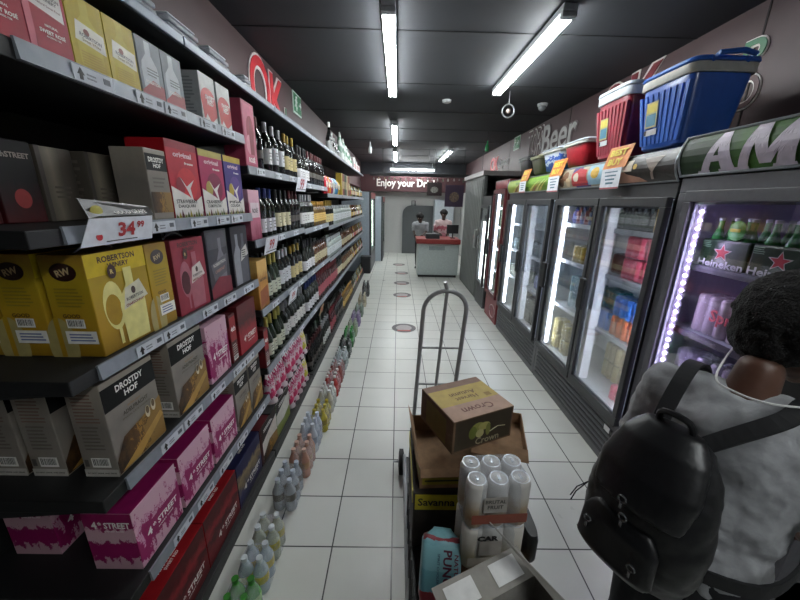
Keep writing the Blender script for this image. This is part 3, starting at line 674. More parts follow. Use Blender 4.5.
# shelf 3
Q('yellow', .955, Z1[2], 'large yellow wine box with glass and bottle picture on the middle shelf', -.965)
Q('yellow', .955, Z1[2], 'yellow wine box behind the front one, its brown emblem side visible', -1.115)
Q('yellow', .955, Z1[2], 'yellow wine box farthest back at the left edge of the middle shelf', -1.265)
Q('yellownarrow', 1.195, Z1[2], 'narrow yellow wine box end standing right of the large yellow one')
Q('rosebox', 1.335, Z1[2], 'dark red wine box with bottle picture right of the yellow boxes')
Q('greybox', 1.585, Z1[2], 'dark grey wine box with red lower edge on the middle shelf')
Q('darkbox', 1.83, Z1[2], 'black wine box with pale bottle pictures at the end of the middle shelf')
# shelf 4
Q('hof', .90, Z1[3], 'large silver wine box with black band and cellar picture at shelf corner', -.952)
Q('hof', .90, Z1[3], 'silver wine box behind the corner one, barcode side visible', -1.12)
Q('hof', .90, Z1[3], 'silver wine box farthest back at the left edge of the fourth shelf', -1.25)
Q('hof', 1.215, Z1[3], 'second large silver wine box with black band, middle of the fourth shelf', -.952)
Q('pinknarrow', 1.475, Z1[3], 'pink splash wine box on the fourth shelf beside a slim red box')
Q('redslim', 1.70, Z1[3], 'slim red box with barcode between pink and red boxes, fourth shelf')
Q('redup', 1.80, Z1[3], 'smoky red wine box at the end of the fourth shelf')
# shelf 5
Q('pink', .90, Z1[4], 'big pink splash wine box at the near corner of the fifth shelf')
Q('pink', .95, Z1[4], 'pink splash wine box set back in shadow on the fifth shelf', -1.325)
Q('pink', 1.155, Z1[4], 'second pink splash wine box on the fifth shelf')
Q('pink', 1.41, Z1[4], 'third pink splash wine box on the fifth shelf, beside the small silver box')
Q('hofsmall', 1.665, Z1[4], 'small silver wine box right of the pink boxes on the fifth shelf')
Q('hofsmall', 1.85, Z1[4], 'small silver wine box at the far end of the fifth shelf')
# base
Q('red', .90, .07, 'red topped wine box nearest the camera on the bottom shelf')
Q('red', 1.235, .07, 'red topped wine box beside the navy one on the bottom shelf')
Q('navy', 1.57, .07, 'navy and gold wine box on the bottom shelf')
Q('maroon', 1.905, .07, 'maroon topped wine box with white front on the bottom shelf')
Q('green', 2.21, .07, 'green topped wine box at the far end of the bottom row')
# boxes at the start of the second bay
put('pinktall', 2.08, Z2[0], 'tall pink wine box standing left of the wine bottles on the top shelf', dx=.01)
put('pinkcan', 2.08, Z2[1], 'pale pink box left of the wine bottles, second shelf of the wine bay', dx=.02)
put('gold', 2.08, Z2[2], 'amber coloured box left of the wine bottles, third shelf of the wine bay', dx=.01)
put('redslim', 2.08, Z2[3], 'slim dark red box left of the lowest row of wine bottles', dx=.01)
# bent price sign
t = thing('price_sign', 'folded price card reading 34.99 clipped to the second shelf edge', 'price sign', (SX, 1.1, Z1[1]))
P = lambda y, z, x: Vector((x, y, z)); zq = Z1[1]
MB().plate([P(.915, zq-.055, SX+.010), P(1.19, zq-.055, SX+.010), P(1.19, zq+.022, SX+.024), P(.945, zq+.022, SX+.024)], (1, 0, 0), .002, PAPER).build('card', t)
a = MB().plate([P(.945, zq+.0225, SX+.024), P(1.20, zq+.0225, SX+.024), P(1.22, zq+.05, SX-.006), P(.955, zq+.075, SX-.006)], (1, 0, .5), .002, mat('#1b1a19', .4))
a.text('GOOD GRAPE', (SX+.0165, 1.11, zq+.037), (0, 1, 0), (-.65, 0, .7), .13, WINK); a.sphere((SX+.016, .985, zq+.042), .022, G('#a8a04a'), 2, (.1, 1, .7)); a.build('header_flap', t)
a = MB().text('34', (SX+.0215, 1.075, zq-.014), (0, 1, 0), (.18, 0, 1), .068, REDINK, height=.044, bold=.04)
a.text('99', (SX+.0235, 1.133, zq-.003), (0, 1, 0), (.18, 0, 1), .032, REDINK, height=.022, bold=.04)
a.lathe((SX+.0165, .975, zq-.03), [(.011, 0), (.011, .001)], REDINK, 14, ax='x'); a.box(SX+.0135, SX+.0142, 1.0, 1.12, zq-.0475, zq-.0445, INK); a.build('price_print', t)
# ================================================================== WINE BOTTLES
CL = [(.034, 0), (.037, .006), (.037, .19), (.033, .215), (.016, .245), (.0135, .26), (.0135, .315)]
BU = [(.036, 0), (.040, .006), (.040, .14), (.034, .18), (.018, .225), (.0135, .25), (.0135, .315)]
SQ = [(.038, 0), (.040, .005), (.040, .15), (.036, .18), (.015, .20), (.0135, .25)]
def bottle(prof, glassc, label, cap, lz=(.05, .15), band=None, capz=.245):
    def mk():
        t = thing('wine_bottle', None, None)
        MB().lathe((0, 0, 0), prof, mat(glassc, .12, vary=0, spec=.6), 14).build('glass_body', t, True)
        r = max(p[0] for p in prof)
        a = MB().lathe((0, 0, 0), [(r+.0006, lz[0]), (r+.0006, lz[1])], mat(label, .6, vary=.04), 10, -PI*.62, PI*.5, cap=False)
        zc = (lz[0]+lz[1])/2
        for k, (dz, hw) in enumerate([(.022, .45), (.004, .3), (-.02, .4)]):
            a.lathe((0, 0, 0), [(r+.001, zc+dz-.003), (r+.001, zc+dz+.003)], mat(band or '#55504a', .6), 4, -hw, hw, cap=False)
        a.build('paper_label', t, 'all')
        top = prof[-1][1]
        MB().lathe((0, 0, 0), [(.0148, capz), (.0148, top+.001), (.012, top+.003)], mat(cap, .35, .2), 10).build('foil_capsule', t, True)
        return t
    return mk
WB = {'whiteclaret': bottle(CL, '#141a14', '#cfcfcd', '#8d8f92'), 'creamlabel': bottle(CL, '#10140f', '#c9c2a2', '#1a1a1c'), 'bigwhite': bottle(BU, '#0f150f', '#d6d5d8', '#1c1d20', (.03, .12)),
      'greenburg': bottle(BU, '#1c2a14', '#c8cbb8', '#a39a4e', (.04, .13)), 'darkplain': bottle(CL, '#0c0c0d', '#55504c', '#4a1c20', (.07, .12)), 'bluecap': bottle(CL, '#12180f', '#cdccd0', '#1e2c62', (.03, .12)),
      'yellowlabel': bottle(CL, '#10120f', '#c4b482', '#8a742c'), 'rosered': bottle(CL, '#3c1418', '#9c4a54', '#6a1c26', (.05, .16)), 'goldcap': bottle(SQ, '#5a431c', '#c9a65c', '#b98c3c', (.04, .13), capz=.2),
      'clearspirit': bottle(SQ, '#8b9490', '#c3c9cc', '#9fa5a8', (.04, .14), capz=.21), 'amber': bottle(SQ, '#4a2a10', '#b9ae8c', '#2a2421', (.04, .13), capz=.21), 'silvercap': bottle(CL, '#161a16', '#c8cace', '#a6a8ac', (.06, .17))}
BD = {'whiteclaret': 'dark bottle, tall white label, grey capsule', 'creamlabel': 'dark bottle, cream label, black capsule', 'bigwhite': 'dark sloped bottle, wide white label',
      'greenburg': 'green sloped bottle, pale label, olive capsule', 'darkplain': 'black bottle, small dark label, maroon capsule', 'bluecap': 'dark bottle, blue capsule, white label',
      'yellowlabel': 'dark bottle, yellow label, gold capsule', 'rosered': 'rosé red bottle with pink label', 'goldcap': 'squat golden bottle with gold cap', 'clearspirit': 'clear squat bottle, pale label',
      'amber': 'squat amber spirits bottle with cream label', 'silvercap': 'dark bottle, long grey label, silver capsule'}
SHN = ['top shelf', 'second shelf', 'third shelf', 'fourth shelf', 'bottom shelf']
runs = [ # shelf index, y start, y end, z, style
 (0, 2.30, 2.44, 2.03, 'darkplain'), (0, 2.44, 2.60, 2.03, 'whiteclaret'), (0, 2.60, 2.86, 2.03, 'silvercap'), (0, 2.86, 3.17, 2.03, 'yellowlabel'), (0, 3.23, 3.60, 2.0, 'bigwhite'), (0, 3.60, 4.30, 2.0, 'darkplain'),
 (1, 2.28, 2.56, 1.60, 'bluecap'), (1, 2.56, 2.90, 1.60, 'creamlabel'), (1, 2.90, 3.17, 1.60, 'darkplain'), (1, 3.23, 3.70, 1.58, 'whiteclaret'), (1, 3.70, 4.30, 1.58, 'goldcap'), (1, 4.36, 4.80, 1.53, 'yellowlabel'), (1, 4.80, 5.43, 1.53, 'clearspirit'), (1, 5.49, 6.56, 1.53, 'clearspirit'),
 (2, 2.28, 2.55, 1.15, 'greenburg'), (2, 2.55, 2.82, 1.15, 'silvercap'), (2, 2.82, 3.17, 1.15, 'yellowlabel'), (2, 3.23, 3.62, 1.15, 'bigwhite'), (2, 3.62, 4.30, 1.15, 'amber'), (2, 4.36, 5.43, 1.12, 'clearspirit'), (2, 5.49, 6.56, 1.12, 'amber'),
 (3, 2.19, 2.55, .73, 'greenburg'), (3, 2.55, 3.17, .73, 'whiteclaret'), (3, 3.23, 3.75, .73, 'bluecap'), (3, 3.75, 4.30, .73, 'rosered'), (3, 4.36, 5.0, .72, 'rosered'), (3, 5.0, 5.43, .72, 'creamlabel'), (3, 5.49, 6.56, .72, 'amber'),
 (4, 3.23, 3.85, .07, 'darkplain'), (4, 3.85, 4.30, .07, 'whiteclaret'), (4, 4.36, 4.75, .07, 'rosered'), (4, 4.75, 5.43, .07, 'darkplain'), (4, 5.49, 6.56, .07, 'goldcap')]
nb = 0; back = MB(); BG = mat('#10140f', .15, vary=0)
for si, y0, y1, z, st in runs:
    n = max(1, int((y1-y0)/.088)); stp = (y1-y0)/n
    bayn = 'second' if y0 < 3.2 else 'third' if y0 < 4.33 else 'fourth' if y0 < 5.45 else 'fifth'
    lb = '%s, %s, %s shelving bay' % (BD[st], SHN[si], bayn)
    for k in range(n):
        y = y0+stp*(k+.5)
        place('w_'+st, WB[st], (SX-.055+random.uniform(-.006, .004), y, z+.001), lb, 'bottle', '%s bottles on the %s of the %s bay' % (st, SHN[si], bayn) if 0 else 'bottles: '+lb, rz=random.uniform(-.25, .15)); nb += 1
        if n: back.lathe((SX-.15, y, z+.001), CL if st not in ('clearspirit', 'amber', 'goldcap') else SQ, BG if random.random() < .8 else mat('#6f7672', .3), 7)
print('bottles', nb)
for (zs) in ((1.93, .2), (1.53, .24), (1.12, .24), (.72, .24), (.07, .26)):
    for k in range(23):
        y = 6.66+k*.088
        c = random.choice(['#10140f', '#4a431c', '#7b8480', '#5a1f22', '#8a7a4a'])
        back.lathe((SX-.06, y, zs[0]+.001), [(r, q*zs[1]/.315) for r, q in CL], mat(c, .2, vary=0), 8)
        back.lathe((SX-.06, y, zs[0]+.04), [(.0385, 0), (.0385, .07)], mat(random.choice(['#c6c7c4', '#b9a25a', '#9c4a54']), .6), 8)
o = back.build('wine_bottle', smooth=True); tag(o, 'dark rows of further bottles behind the front rows and at the shelving end', 'bottles', kind='stuff')
# snack bags and boxes on the far top shelf
bagc = ['#b02430', '#c77a24', '#8f2c5c', '#3d86b4', '#c9d2d6', '#c33a30', '#2f78a8', '#d8b23a']
def bag(c):
    def mk():
        t = thing('snack_bag', None, None)
        a = MB(); a.loft([((0, 0, .0), (.02, 0, 0), (0, .05, 0)), ((0, 0, .02), (.035, 0, 0), (0, .06, 0)), ((0, 0, .10), (.042, 0, 0), (0, .065, 0)), ((0, 0, .17), (.03, 0, 0), (0, .06, 0)), ((0, 0, .20), (.004, 0, 0), (0, .06, 0)), ((0, 0, .215), (.004, 0, 0), (0, .062, 0))], mat(c, .25, bump=.5, scale=25), 16)
        a.build('bag_body', t, True)
        MB().sphere((.036, 0, .11), .035, mat('#ddd7c8', .4), 2, (.3, 1, 1.2)).build('bag_logo', t, True)
        return t
    return mk
names = {'#b02430': 'red', '#c77a24': 'orange', '#8f2c5c': 'plum', '#3d86b4': 'light blue', '#c9d2d6': 'silver white', '#c33a30': 'bright red', '#2f78a8': 'deep blue', '#d8b23a': 'yellow'}
for k, c in enumerate(['#b02430', '#c33a30', '#c77a24', '#8f2c5c', '#c9d2d6', '#3d86b4', '#2f78a8', '#d8b23a']):
    place('bag'+c, bag(c), (SX-.06, 4.42+k*.13, 1.931), '%s snack bag standing on the top shelf of the fourth bay' % names[c], 'snack bag')
for k in range(7):
    c = ['#b39a3c', '#7a1f24', '#3a2a20', '#2c4a38', '#b9ae8c', '#8a3a20', '#54341c'][k]
    MKK = carton('spirit_carton', .09, .10, .33, G(c), [('rect', .15, .3, .85, .65, mat('#c8b98c', .5))])
    place('sp%d' % k, MKK, (SX-.06, 5.56+k*.14, 1.931), ['mustard', 'dark red', 'dark brown', 'dark green', 'cream', 'rust', 'walnut brown'][k]+' gift carton on the top shelf of the fifth bay', 'carton')

# pink patterned pouches, two tiers
def pouch(c, c2):
    def mk():
        t = thing('wine_pouch', None, None)
        body = bands('pouch_print_'+c.strip('#'), [(0, '#c9bfc2'), (.22, c), (.45, '#cbb9be'), (.6, c2), (.78, '#d0c9ca')], .45, 6)
        MB().loft([((0, 0, 0), (.055, 0, 0), (0, .052, 0)), ((0, 0, .03), (.05, 0, 0), (0, .058, 0)), ((0, 0, .16), (.038, 0, 0), (0, .058, 0)), ((0, 0, .235), (.012, 0, 0), (0, .055, 0)), ((0, 0, .27), (.003, 0, 0), (0, .052, 0))], body, 16).build('pouch_body', t, True)
        MB().lathe((.045, .0, .05), [(.012, 0), (.012, .016)], mat('#8a4a62', .5), 10, ax='x').build('tap', t, True)
        return t
    return mk
MB_ = MB().box(XL+.1, SX-.02, 2.56, 3.17, .365, .375, RACKD); o = MB_.build('pouch_shelf', at=(SX-.2, 2.85, .365)); tag(o, 'thin black shelf between the two tiers of pouches', 'shelf')
for tier, z in enumerate((.071, .376)):
    tn = ('lower', 'upper')[tier]
    for k in range(8):
        y = 2.60+k*.0745*1.0 if False else 2.615+k*.0755
        if k >= 8: break
    kk = 0
    for y in [2.62+j*.118 for j in range(5)]:
        cc = ('#b5305c', '#a01c54') if kk < 4 else ('#a8ac2c', '#c5c43c')
        place('p'+cc[0], pouch(*cc), (SX-.07, y, z), ('pink and white patterned pouch in the %s tier of the second bay' if kk < 4 else 'yellow green patterned pouch in the %s tier of the second bay') % tn, 'pouch', 'pouches, %s tier, %s' % (tn, 'pink' if kk < 4 else 'yellow')); kk += 1
for j in range(3):
    place('p#b5305c', pouch('#b5305c', '#a01c54'), (SX-.07, 2.23+j*.118, .376), 'pink and white patterned pouch above the green topped wine box', 'pouch', 'pouches over the green topped box')
o = MB().box(XL+.1, SX-.02, 2.075, 2.555, .365, .375, RACKD).build('pouch_shelf', at=(SX-.2, 2.3, .365)); tag(o, 'thin black shelf above the green topped wine box', 'shelf')

# price cards hooked on the wine shelves
for y, z, w_, lb in [(2.16, 1.56, .22, 'white price card leaning out from the second wine shelf'), (2.95, 1.98, .3, 'white price card hung on the top wine shelf'), (2.55, 1.10, .2, 'white price card leaning from the third wine shelf'), (3.55, .66, .16, 'small brown price card on the fourth wine shelf')]:
    t = thing('price_card', lb, 'price card', (SX+.01, y, z))
    a = MB().plate([(SX+.01, y, z-.06), (SX+.01, y+w_, z-.06), (SX+.035, y+w_, z+.05), (SX+.035, y, z+.05)], (1, 0, -.2), .002, mat('#a98c6a', .7) if 'brown' in lb else PAPER); a.build('card', t)
    a = MB().text('99', (SX+.0275, y+w_*.5, z), (0, 1, 0), (.22, 0, 1), w_*.4, REDINK); a.box(SX+.022, SX+.0225, y+.01, y+w_-.01, z-.045, z-.04, INK); a.build('price_print', t)

# things on top of the header shelf
HZ = 2.446
def shrinkpack(name, label, cat, x, y, z, nx, ny, r, h, body, top, wrap=True, group=None, key=None, kind='can', wrapmat=None, label_c=None, rz=0):
    def mk():
        t = thing(name, None, None)
        def one():
            if kind == 'can':
                a = MB().lathe((0, 0, 0), [(r*.75, 0), (r*.97, r*.3), (r*.97, h-r*.45), (r*.8, h-r*.05)], body, 14)
                b = a.build('can', t, 'all')
                c = MB().lathe((0, 0, 0), [(r*.8, h-r*.05), (r*.83, h), (r*.74, h), (r*.72, h-.003), (.001, h-.003)], top, 14, cap=False)
                c.plate([(-.004, -.009, h-.002), (.004, -.009, h-.002), (.004, .009, h-.002), (-.004, .009, h-.002)], (0, 0, 1), .002, STEEL)
                c.build('can_lid', b, True)
            else:
                b = MB().lathe((0, 0, 0), [(r*.8, 0), (r*.97, r*.25), (r*.97, h*.30), (r*.88, h*.36), (r*.97, h*.42), (r*.95, h*.62), (r*.4, h*.85), (r*.36, h*.93)], body, 14).build('bottle', t, True)
                MB().lathe((0, 0, 0), [(r*.42, h*.91), (r*.42, h)], top, 12).build('cap', b, True)
                if label_c: MB().lathe((0, 0, 0), [(r*.985, h*.36), (r*.985, h*.58)], label_c, 14, cap=False).build('label_band', b, 'all')
            return b
        p = one(); first = True
        for i in range(nx):
            for j in range(ny):
                q = p if first else copy_tree(p, t)
                first = False
                q.location = ((i-(nx-1)/2)*2*r, (j-(ny-1)/2)*2*r, 0)
        if wrap:
            X, Y = nx*r, ny*r; a = MB(); n = 20
            def ring(k, z):
                return [(math.copysign(abs(math.cos(2*PI*i/n))**.5, math.cos(2*PI*i/n))*X*k, math.copysign(abs(math.sin(2*PI*i/n))**.5, math.sin(2*PI*i/n))*Y*k, z) for i in range(n)]
            R_ = [ring(.96, .001), ring(1.02, h*.08), ring(1.02, h*.5), ring(1.0 if kind == 'can' else .99, h*(.9 if kind == 'can' else .60)), ring(.86 if kind == 'can' else .80, h+.003 if kind == 'can' else h*.86)]
            vs = [p_ for q_ in R_ for p_ in q_]
            fs = [(j*n+i, j*n+(i+1) % n, (j+1)*n+(i+1) % n, (j+1)*n+i) for j in range(len(R_)-1) for i in range(n)]+[tuple((len(R_)-1)*n+i for i in range(n))]
            a.add(vs, fs, wrapmat or FILM); a.build('shrink_wrap', t, True)
        return t
    return place(key or label, mk, (x, y, z), label, cat, group, rz=rz)
for k, (y, s_) in enumerate([(1.36, .20), (1.62, .22), (1.90, .2), (2.22, .10)]):
    t = thing('plastic_tray', ['clear plastic tray nearest the camera on top of the header shelf', 'second clear plastic tray on top of the header shelf', 'third clear plastic tray on top of the header shelf', 'smallest clear plastic tray on top of the header shelf'][k], 'tray', (SX-.06, y, HZ))
    a = MB()
    for i in range(3): a.box(SX-.14, SX-.012, y-s_/2+.004*i, y+s_/2-.004*i, HZ+.024*i, HZ+.024*i+.018, film('clear_tray_plastic', '#e8edf2', .55), .006)
    a.build('tray_body', t); MB().box(SX-.13, SX-.02, y-s_/2+.02, y+s_/2-.02, HZ+.073, HZ+.08, mat('#c6cbd0', .3), .003).build('tray_lid', t)
for k, (y, z_) in enumerate([(4.95, .40), (5.12, .30), (5.3, .26), (5.5, .22)]):
    t = thing('display_bottle', ['tallest', 'second tallest', 'medium', 'smallest'][k]+' dark display bottle standing on top of the header shelf', 'bottle', (SX-.08, y, HZ))
    MB().lathe((SX-.08, y, HZ), [(.04, 0), (.045, .01), (.045, z_*.5), (.018, z_*.75), (.015, z_)], mat('#15181a', .12), 14).build('glass_body', t, True)
    MB().lathe((SX-.08, y, HZ+z_*.12), [(.046, 0), (.046, z_*.3)], mat('#b9bcbc', .5), 14, cap=False).build('paper_label', t, 'all')
    MB().lathe((SX-.08, y, HZ+z_*.85), [(.018, 0), (.018, z_*.16)], mat('#c4c6c8', .3, .4), 10).build('foil_capsule', t, True)
GW = bands('green_white_print', [(0, '#c3ccc6'), (.35, '#5f8a74'), (.5, '#b9c6bf'), (.7, '#6c9480'), (.85, '#cfd6d2')], .3, 8)
for k, (y, hh) in enumerate([(5.95, .46), (6.3, .42), (6.62, .36), (6.95, .28)]):
    t = thing('display_bag', ['tallest green and white display bag on top of the header shelf', 'second green and white display bag on the header shelf', 'third green and white display bag on the header shelf', 'shortest green and white display bag on the header shelf'][k], 'display bag', (SX-.1, y, HZ))
    MB().loft([((SX-.1, y, HZ), (.06, 0, 0), (0, .15, 0)), ((SX-.1, y, HZ+hh*.3), (.065, 0, 0), (0, .155, 0)), ((SX-.1, y, HZ+hh*.75), (.03, 0, 0), (0, .12, 0)), ((SX-.1, y, HZ+hh), (.006, 0, 0), (0, .05, 0))], GW, 20).build('bag_body', t, True)
    MB().sphere((SX-.04, y, HZ+hh*.4), .05, G('#2f6f4c'), 2, (.15, 1, 1)).build('bag_logo', t, True)
for k, y in enumerate((7.4, 7.8, 8.2)):
    t = thing('display_bag', ['white and red packet on the header shelf beside the green bags', 'middle white and red packet on the header shelf', 'last white and red packet at the far end of the header shelf'][k], 'packet', (SX-.1, y, HZ))
    MB().box(SX-.16, SX-.04, y-.09, y+.09, HZ, HZ+.26-.04*k, mat('#c9c3c3', .4, bump=.3), .02).build('packet_body', t)
    MB().box(SX-.04, SX-.037, y-.06, y+.06, HZ+.06, HZ+.14, mat('#b23038', .4)).build('red_panel', t)

# ================================================================== FLOOR PACKS
CLRP = mat('#aebac6', .12, vary=0); def_h = .26
packs = [ # y, colours, description, r, h
 (1.06, '#3f9c2c', '#2f7a22', '#7cc03c', 'bright green shrink wrapped pack of bottles on the floor, nearest', .036, .21),
 (1.225, '#b5c2c6', '#c9d0d2', '#c9b52c', 'clear and yellow shrink wrapped pack of bottles on the floor beside the green pack', .036, .21),
 (1.385, '#b5b9a0', '#c9d0d2', '#b4a81c', 'yellow labelled shrink wrapped pack of bottles on the floor, third from the camera', .036, .21),
 (1.72, '#9ba1a6', '#b9c3d0', '#57544c', 'clear capped pack with dark labels on the floor', .036, .22),
 (1.98, '#b98a76', '#c4a08e', '#a9805a', 'peach coloured pack of bottles on the floor', .036, .22),
 (2.22, '#b9c1ca', '#c9d2dc', '#8f9aa8', 'white capped pack of bottles on the floor next to the peach pack', .036, .24),
 (2.46, '#b3a63a', '#a89a2a', '#8a7a1c', 'mustard yellow pack of bottles on the floor', .036, .20),
 (2.72, '#c3c2b4', '#cfd2d0', '#a9a894', 'creamy white pack on the floor between mustard and red packs', .036, .22),
 (2.98, '#9c2f2c', '#c8c3c0', '#a33', 'red labelled pack of bottles on the floor', .036, .22),
 (3.24, '#8a4a44', '#b9bcbd', '#7a2f2c', 'dull red pack of bottles on the floor past the bright red one', .036, .22),
 (3.52, '#9fa9a6', '#b9c2c0', '#59625e', 'grey clear pack of bottles on the floor', .036, .22),
 (3.82, '#26302a', '#1c2420', '#39463e', 'black green pack of bottles on the floor', .036, .24),
 (4.14, '#2c6a34', '#2a8f38', '#3c8a44', 'dark green pack with bright caps on the floor', .036, .24),
 (4.5, '#7d8a70', '#98a08c', '#6a7a54', 'olive grey pack of bottles on the floor', .036, .22),
 (4.9, '#7a6a8c', '#9a8fa8', '#6a5480', 'pale purple pack of bottles on the floor', .036, .22),
 (5.35, '#6c7a6c', '#8c9a8c', '#4c5a4c', 'muted green grey pack of bottles on the floor', .036, .2),
 (5.9, '#b0a890', '#c0b8a4', '#8c8468', 'beige pack of bottles on the floor near the shelving end', .036, .24),
 (6.6, '#39393b', '#4a4a4c', '#2c2c2e', 'dark pack of bottles, farthest on the floor along the shelves', .036, .3)]
for i, (y, b, c, l, lb, r, h) in enumerate(packs):
    l = l if len(l) == 7 else '#aa3333'
    shrinkpack('drink_pack', lb, 'pack of bottles', (-.665 if i < 4 else -.645 if i < 6 else -.62) + .0, y, .001, 2, 2 if i < 3 else 3, r, h, mat(b, .2, vary=0), mat(c, .35), kind='bottle', label_c=mat(l, .4))

# ================================================================== FRIDGES ON THE RIGHT
FX = 1.55
FR = mat('#36373a', .45); FR2 = mat('#626365', .5, vary=.05); LIN = mat('#dfe4e8', .5, vary=.02); LINP = mat('#cfc8e0', .5, vary=.02)
LED = glow('#e6efff', LED_L, 'led_strip_cool'); LEDP = glow('#dccfff', LED_L*2.2, 'led_strip_violet')
SHELFW = mat('#b9c0c6', .4, .2)
def fridge(label, y0, y1, doors, zdoor, ztop, shelves, led=LED, liner=LIN, shell=FR, base=None, canopy=None, x=FX, dots=False, handle_far=True, group=None, led_side=1, jamb=.06, grille=True, depth=.70, modes=None, shelfm=None):
    """cabinet against the right wall, doors facing -X; doors: list of (ya, yb)"""
    t = thing('display_fridge', label, 'fridge', (x+depth/2, (y0+y1)/2, 0), group)
    xb = x+depth
    a = MB(); a.box(xb-.03, xb, y0, y1, 0, ztop, shell); a.box(x+.05, xb-.03, y0, y0+.03, 0, ztop, shell, .004); a.box(x+.05, xb-.03, y1-.03, y1, 0, ztop, shell, .004)
    a.box(x+.05, xb-.03, y0+.03, y1-.03, ztop-.05, ztop, shell); a.build('cabinet_shell', t)
    a = MB(); a.box(xb-.05, xb-.032, y0+.035, y1-.035, zdoor[0], zdoor[1], liner)
    a.box(x+.055, xb-.05, y0+.032, y0+.045, zdoor[0], zdoor[1], liner); a.box(x+.055, xb-.05, y1-.045, y1-.032, zdoor[0], zdoor[1], liner)
    a.box(x+.055, xb-.05, y0+.045, y1-.045, zdoor[0]-.02, zdoor[0], liner); a.box(x+.055, xb-.05, y0+.045, y1-.045, zdoor[1], zdoor[1]+.02, liner); a.build('white_liner', t)
    b = MB().box(x+.02, xb-.04, y0, y1, .0, zdoor[0]-.025, base or FR2, .006).build('base_panel', t)
    if grille:
        a = MB()
        for k in range(7): a.box(x+.012, x+.021, y0+.06, y1-.06, .07+k*.045, .085+k*.045, FR)
        a.build('grille_slat', b)
    a = MB(); a.box(x+.02, x+.055, y0, y1, zdoor[1], ztop, shell, .004)
    yy = y0
    for (ya, yb) in sorted(doors)+[(y1, y1)]:
        if ya-yy > .01: a.box(x+.02, x+.055, yy, ya, zdoor[0]-.02, zdoor[1], shell, .003)
        yy = yb
    a.build('face_frame', t)
    for i, (ya, yb) in enumerate(doors):
        z0, z1 = zdoor; f = .045
        a = MB()
        a.box(x-.02, x+.018, ya, yb, z0-.02, z0+f, shell, .004); a.box(x-.02, x+.018, ya, yb, z1-f, z1+.01, shell, .004)
        a.box(x-.02, x+.018, ya, ya+f, z0+f, z1-f, shell, .004); a.box(x-.02, x+.018, yb-f, yb, z0+f, z1-f, shell, .004)
        d = a.build('door', t)
        a = MB(); 
        MB().box(x-.003, x+.001, ya+f, yb-f, z0+f, z1-f, GLS).build('glass_pane', d)
        a = MB()
        for (p, q, r_, s_) in ((ya+f, ya+f+.012, z0+f, z1-f), (yb-f-.012, yb-f, z0+f, z1-f), (ya+f, yb-f, z0+f, z0+f+.012), (ya+f, yb-f, z1-f-.012, z1-f)):
            a.box(x+.002, x+.014, p, q, r_, s_, mat('#8b9196', .6))
        a.build('inner_trim', d)
        hy = yb-.035 if handle_far else ya+.035
        a = MB(); a.box(x-.065, x-.035, hy-.045, hy+.045, 1.04, 1.30, mat('#1d1e20', .4), .014); a.box(x-.038, x-.018, hy-.012, hy+.012, 1.08, 1.11, FR); a.box(x-.038, x-.018, hy-.012, hy+.012, 1.24, 1.27, FR); a.build('handle', d)
        # vertical LED strip behind the frame, on the far side of each door
        mode = (modes or {}).get(i, 'far'); ly = yb-f-.03
        if dots:
            a = MB(); a.box(x+.03, x+.045, ly-.0, ly+.03, z0+.05, z1-.05, liner); k = z0+.07
            cas = a.build('led_carrier', t)
            e = MB()
            while k < z1-.06: e.sphere((x+.026, ly-.004, k), .0085, led, 1); k += .042
            e.build('led_dots', cas)
        else:
            if mode == 'far':
                a = MB(); a.box(x+.03, x+.09, ly+.002, ly+.05, z0+.03, z1-.03, mat('#c6ccd2', .4)); cas = a.build('led_carrier', t)
                MB().box(x+.05, x+.072, ly-.006, ly+.002, z0+.05, z1-.05, led).build('led_strip', cas)
            else:
                a = MB(); a.box(x+.03, x+.10, ly-.004, ly+.05, z0+.03, z1-.03, mat('#e6eaee', .45)); a.build('side_trim', t)
                a = MB(); a.box(x+.03, x+.085, ya+.004, ya+.03, z0+.03, z1-.03, mat('#c6ccd2', .4)); cas = a.build('led_carrier', t)
                MB().box(x+.05, x+.085, ya+.03, ya+.045, z0+.05, z1-.05, led).build('led_strip', cas)
    for z in shelves:
        a = MB(); k = x+.09
        a.box(x+.085, x+.095, y0+.05, y1-.05, z-.03, z+.004, shelfm or SHELFW)
        a.box(x+.095, xb-.06, y0+.05, y1-.05, z-.006, z, SHELFW)
        a.build('wire_shelf', t)
    return t
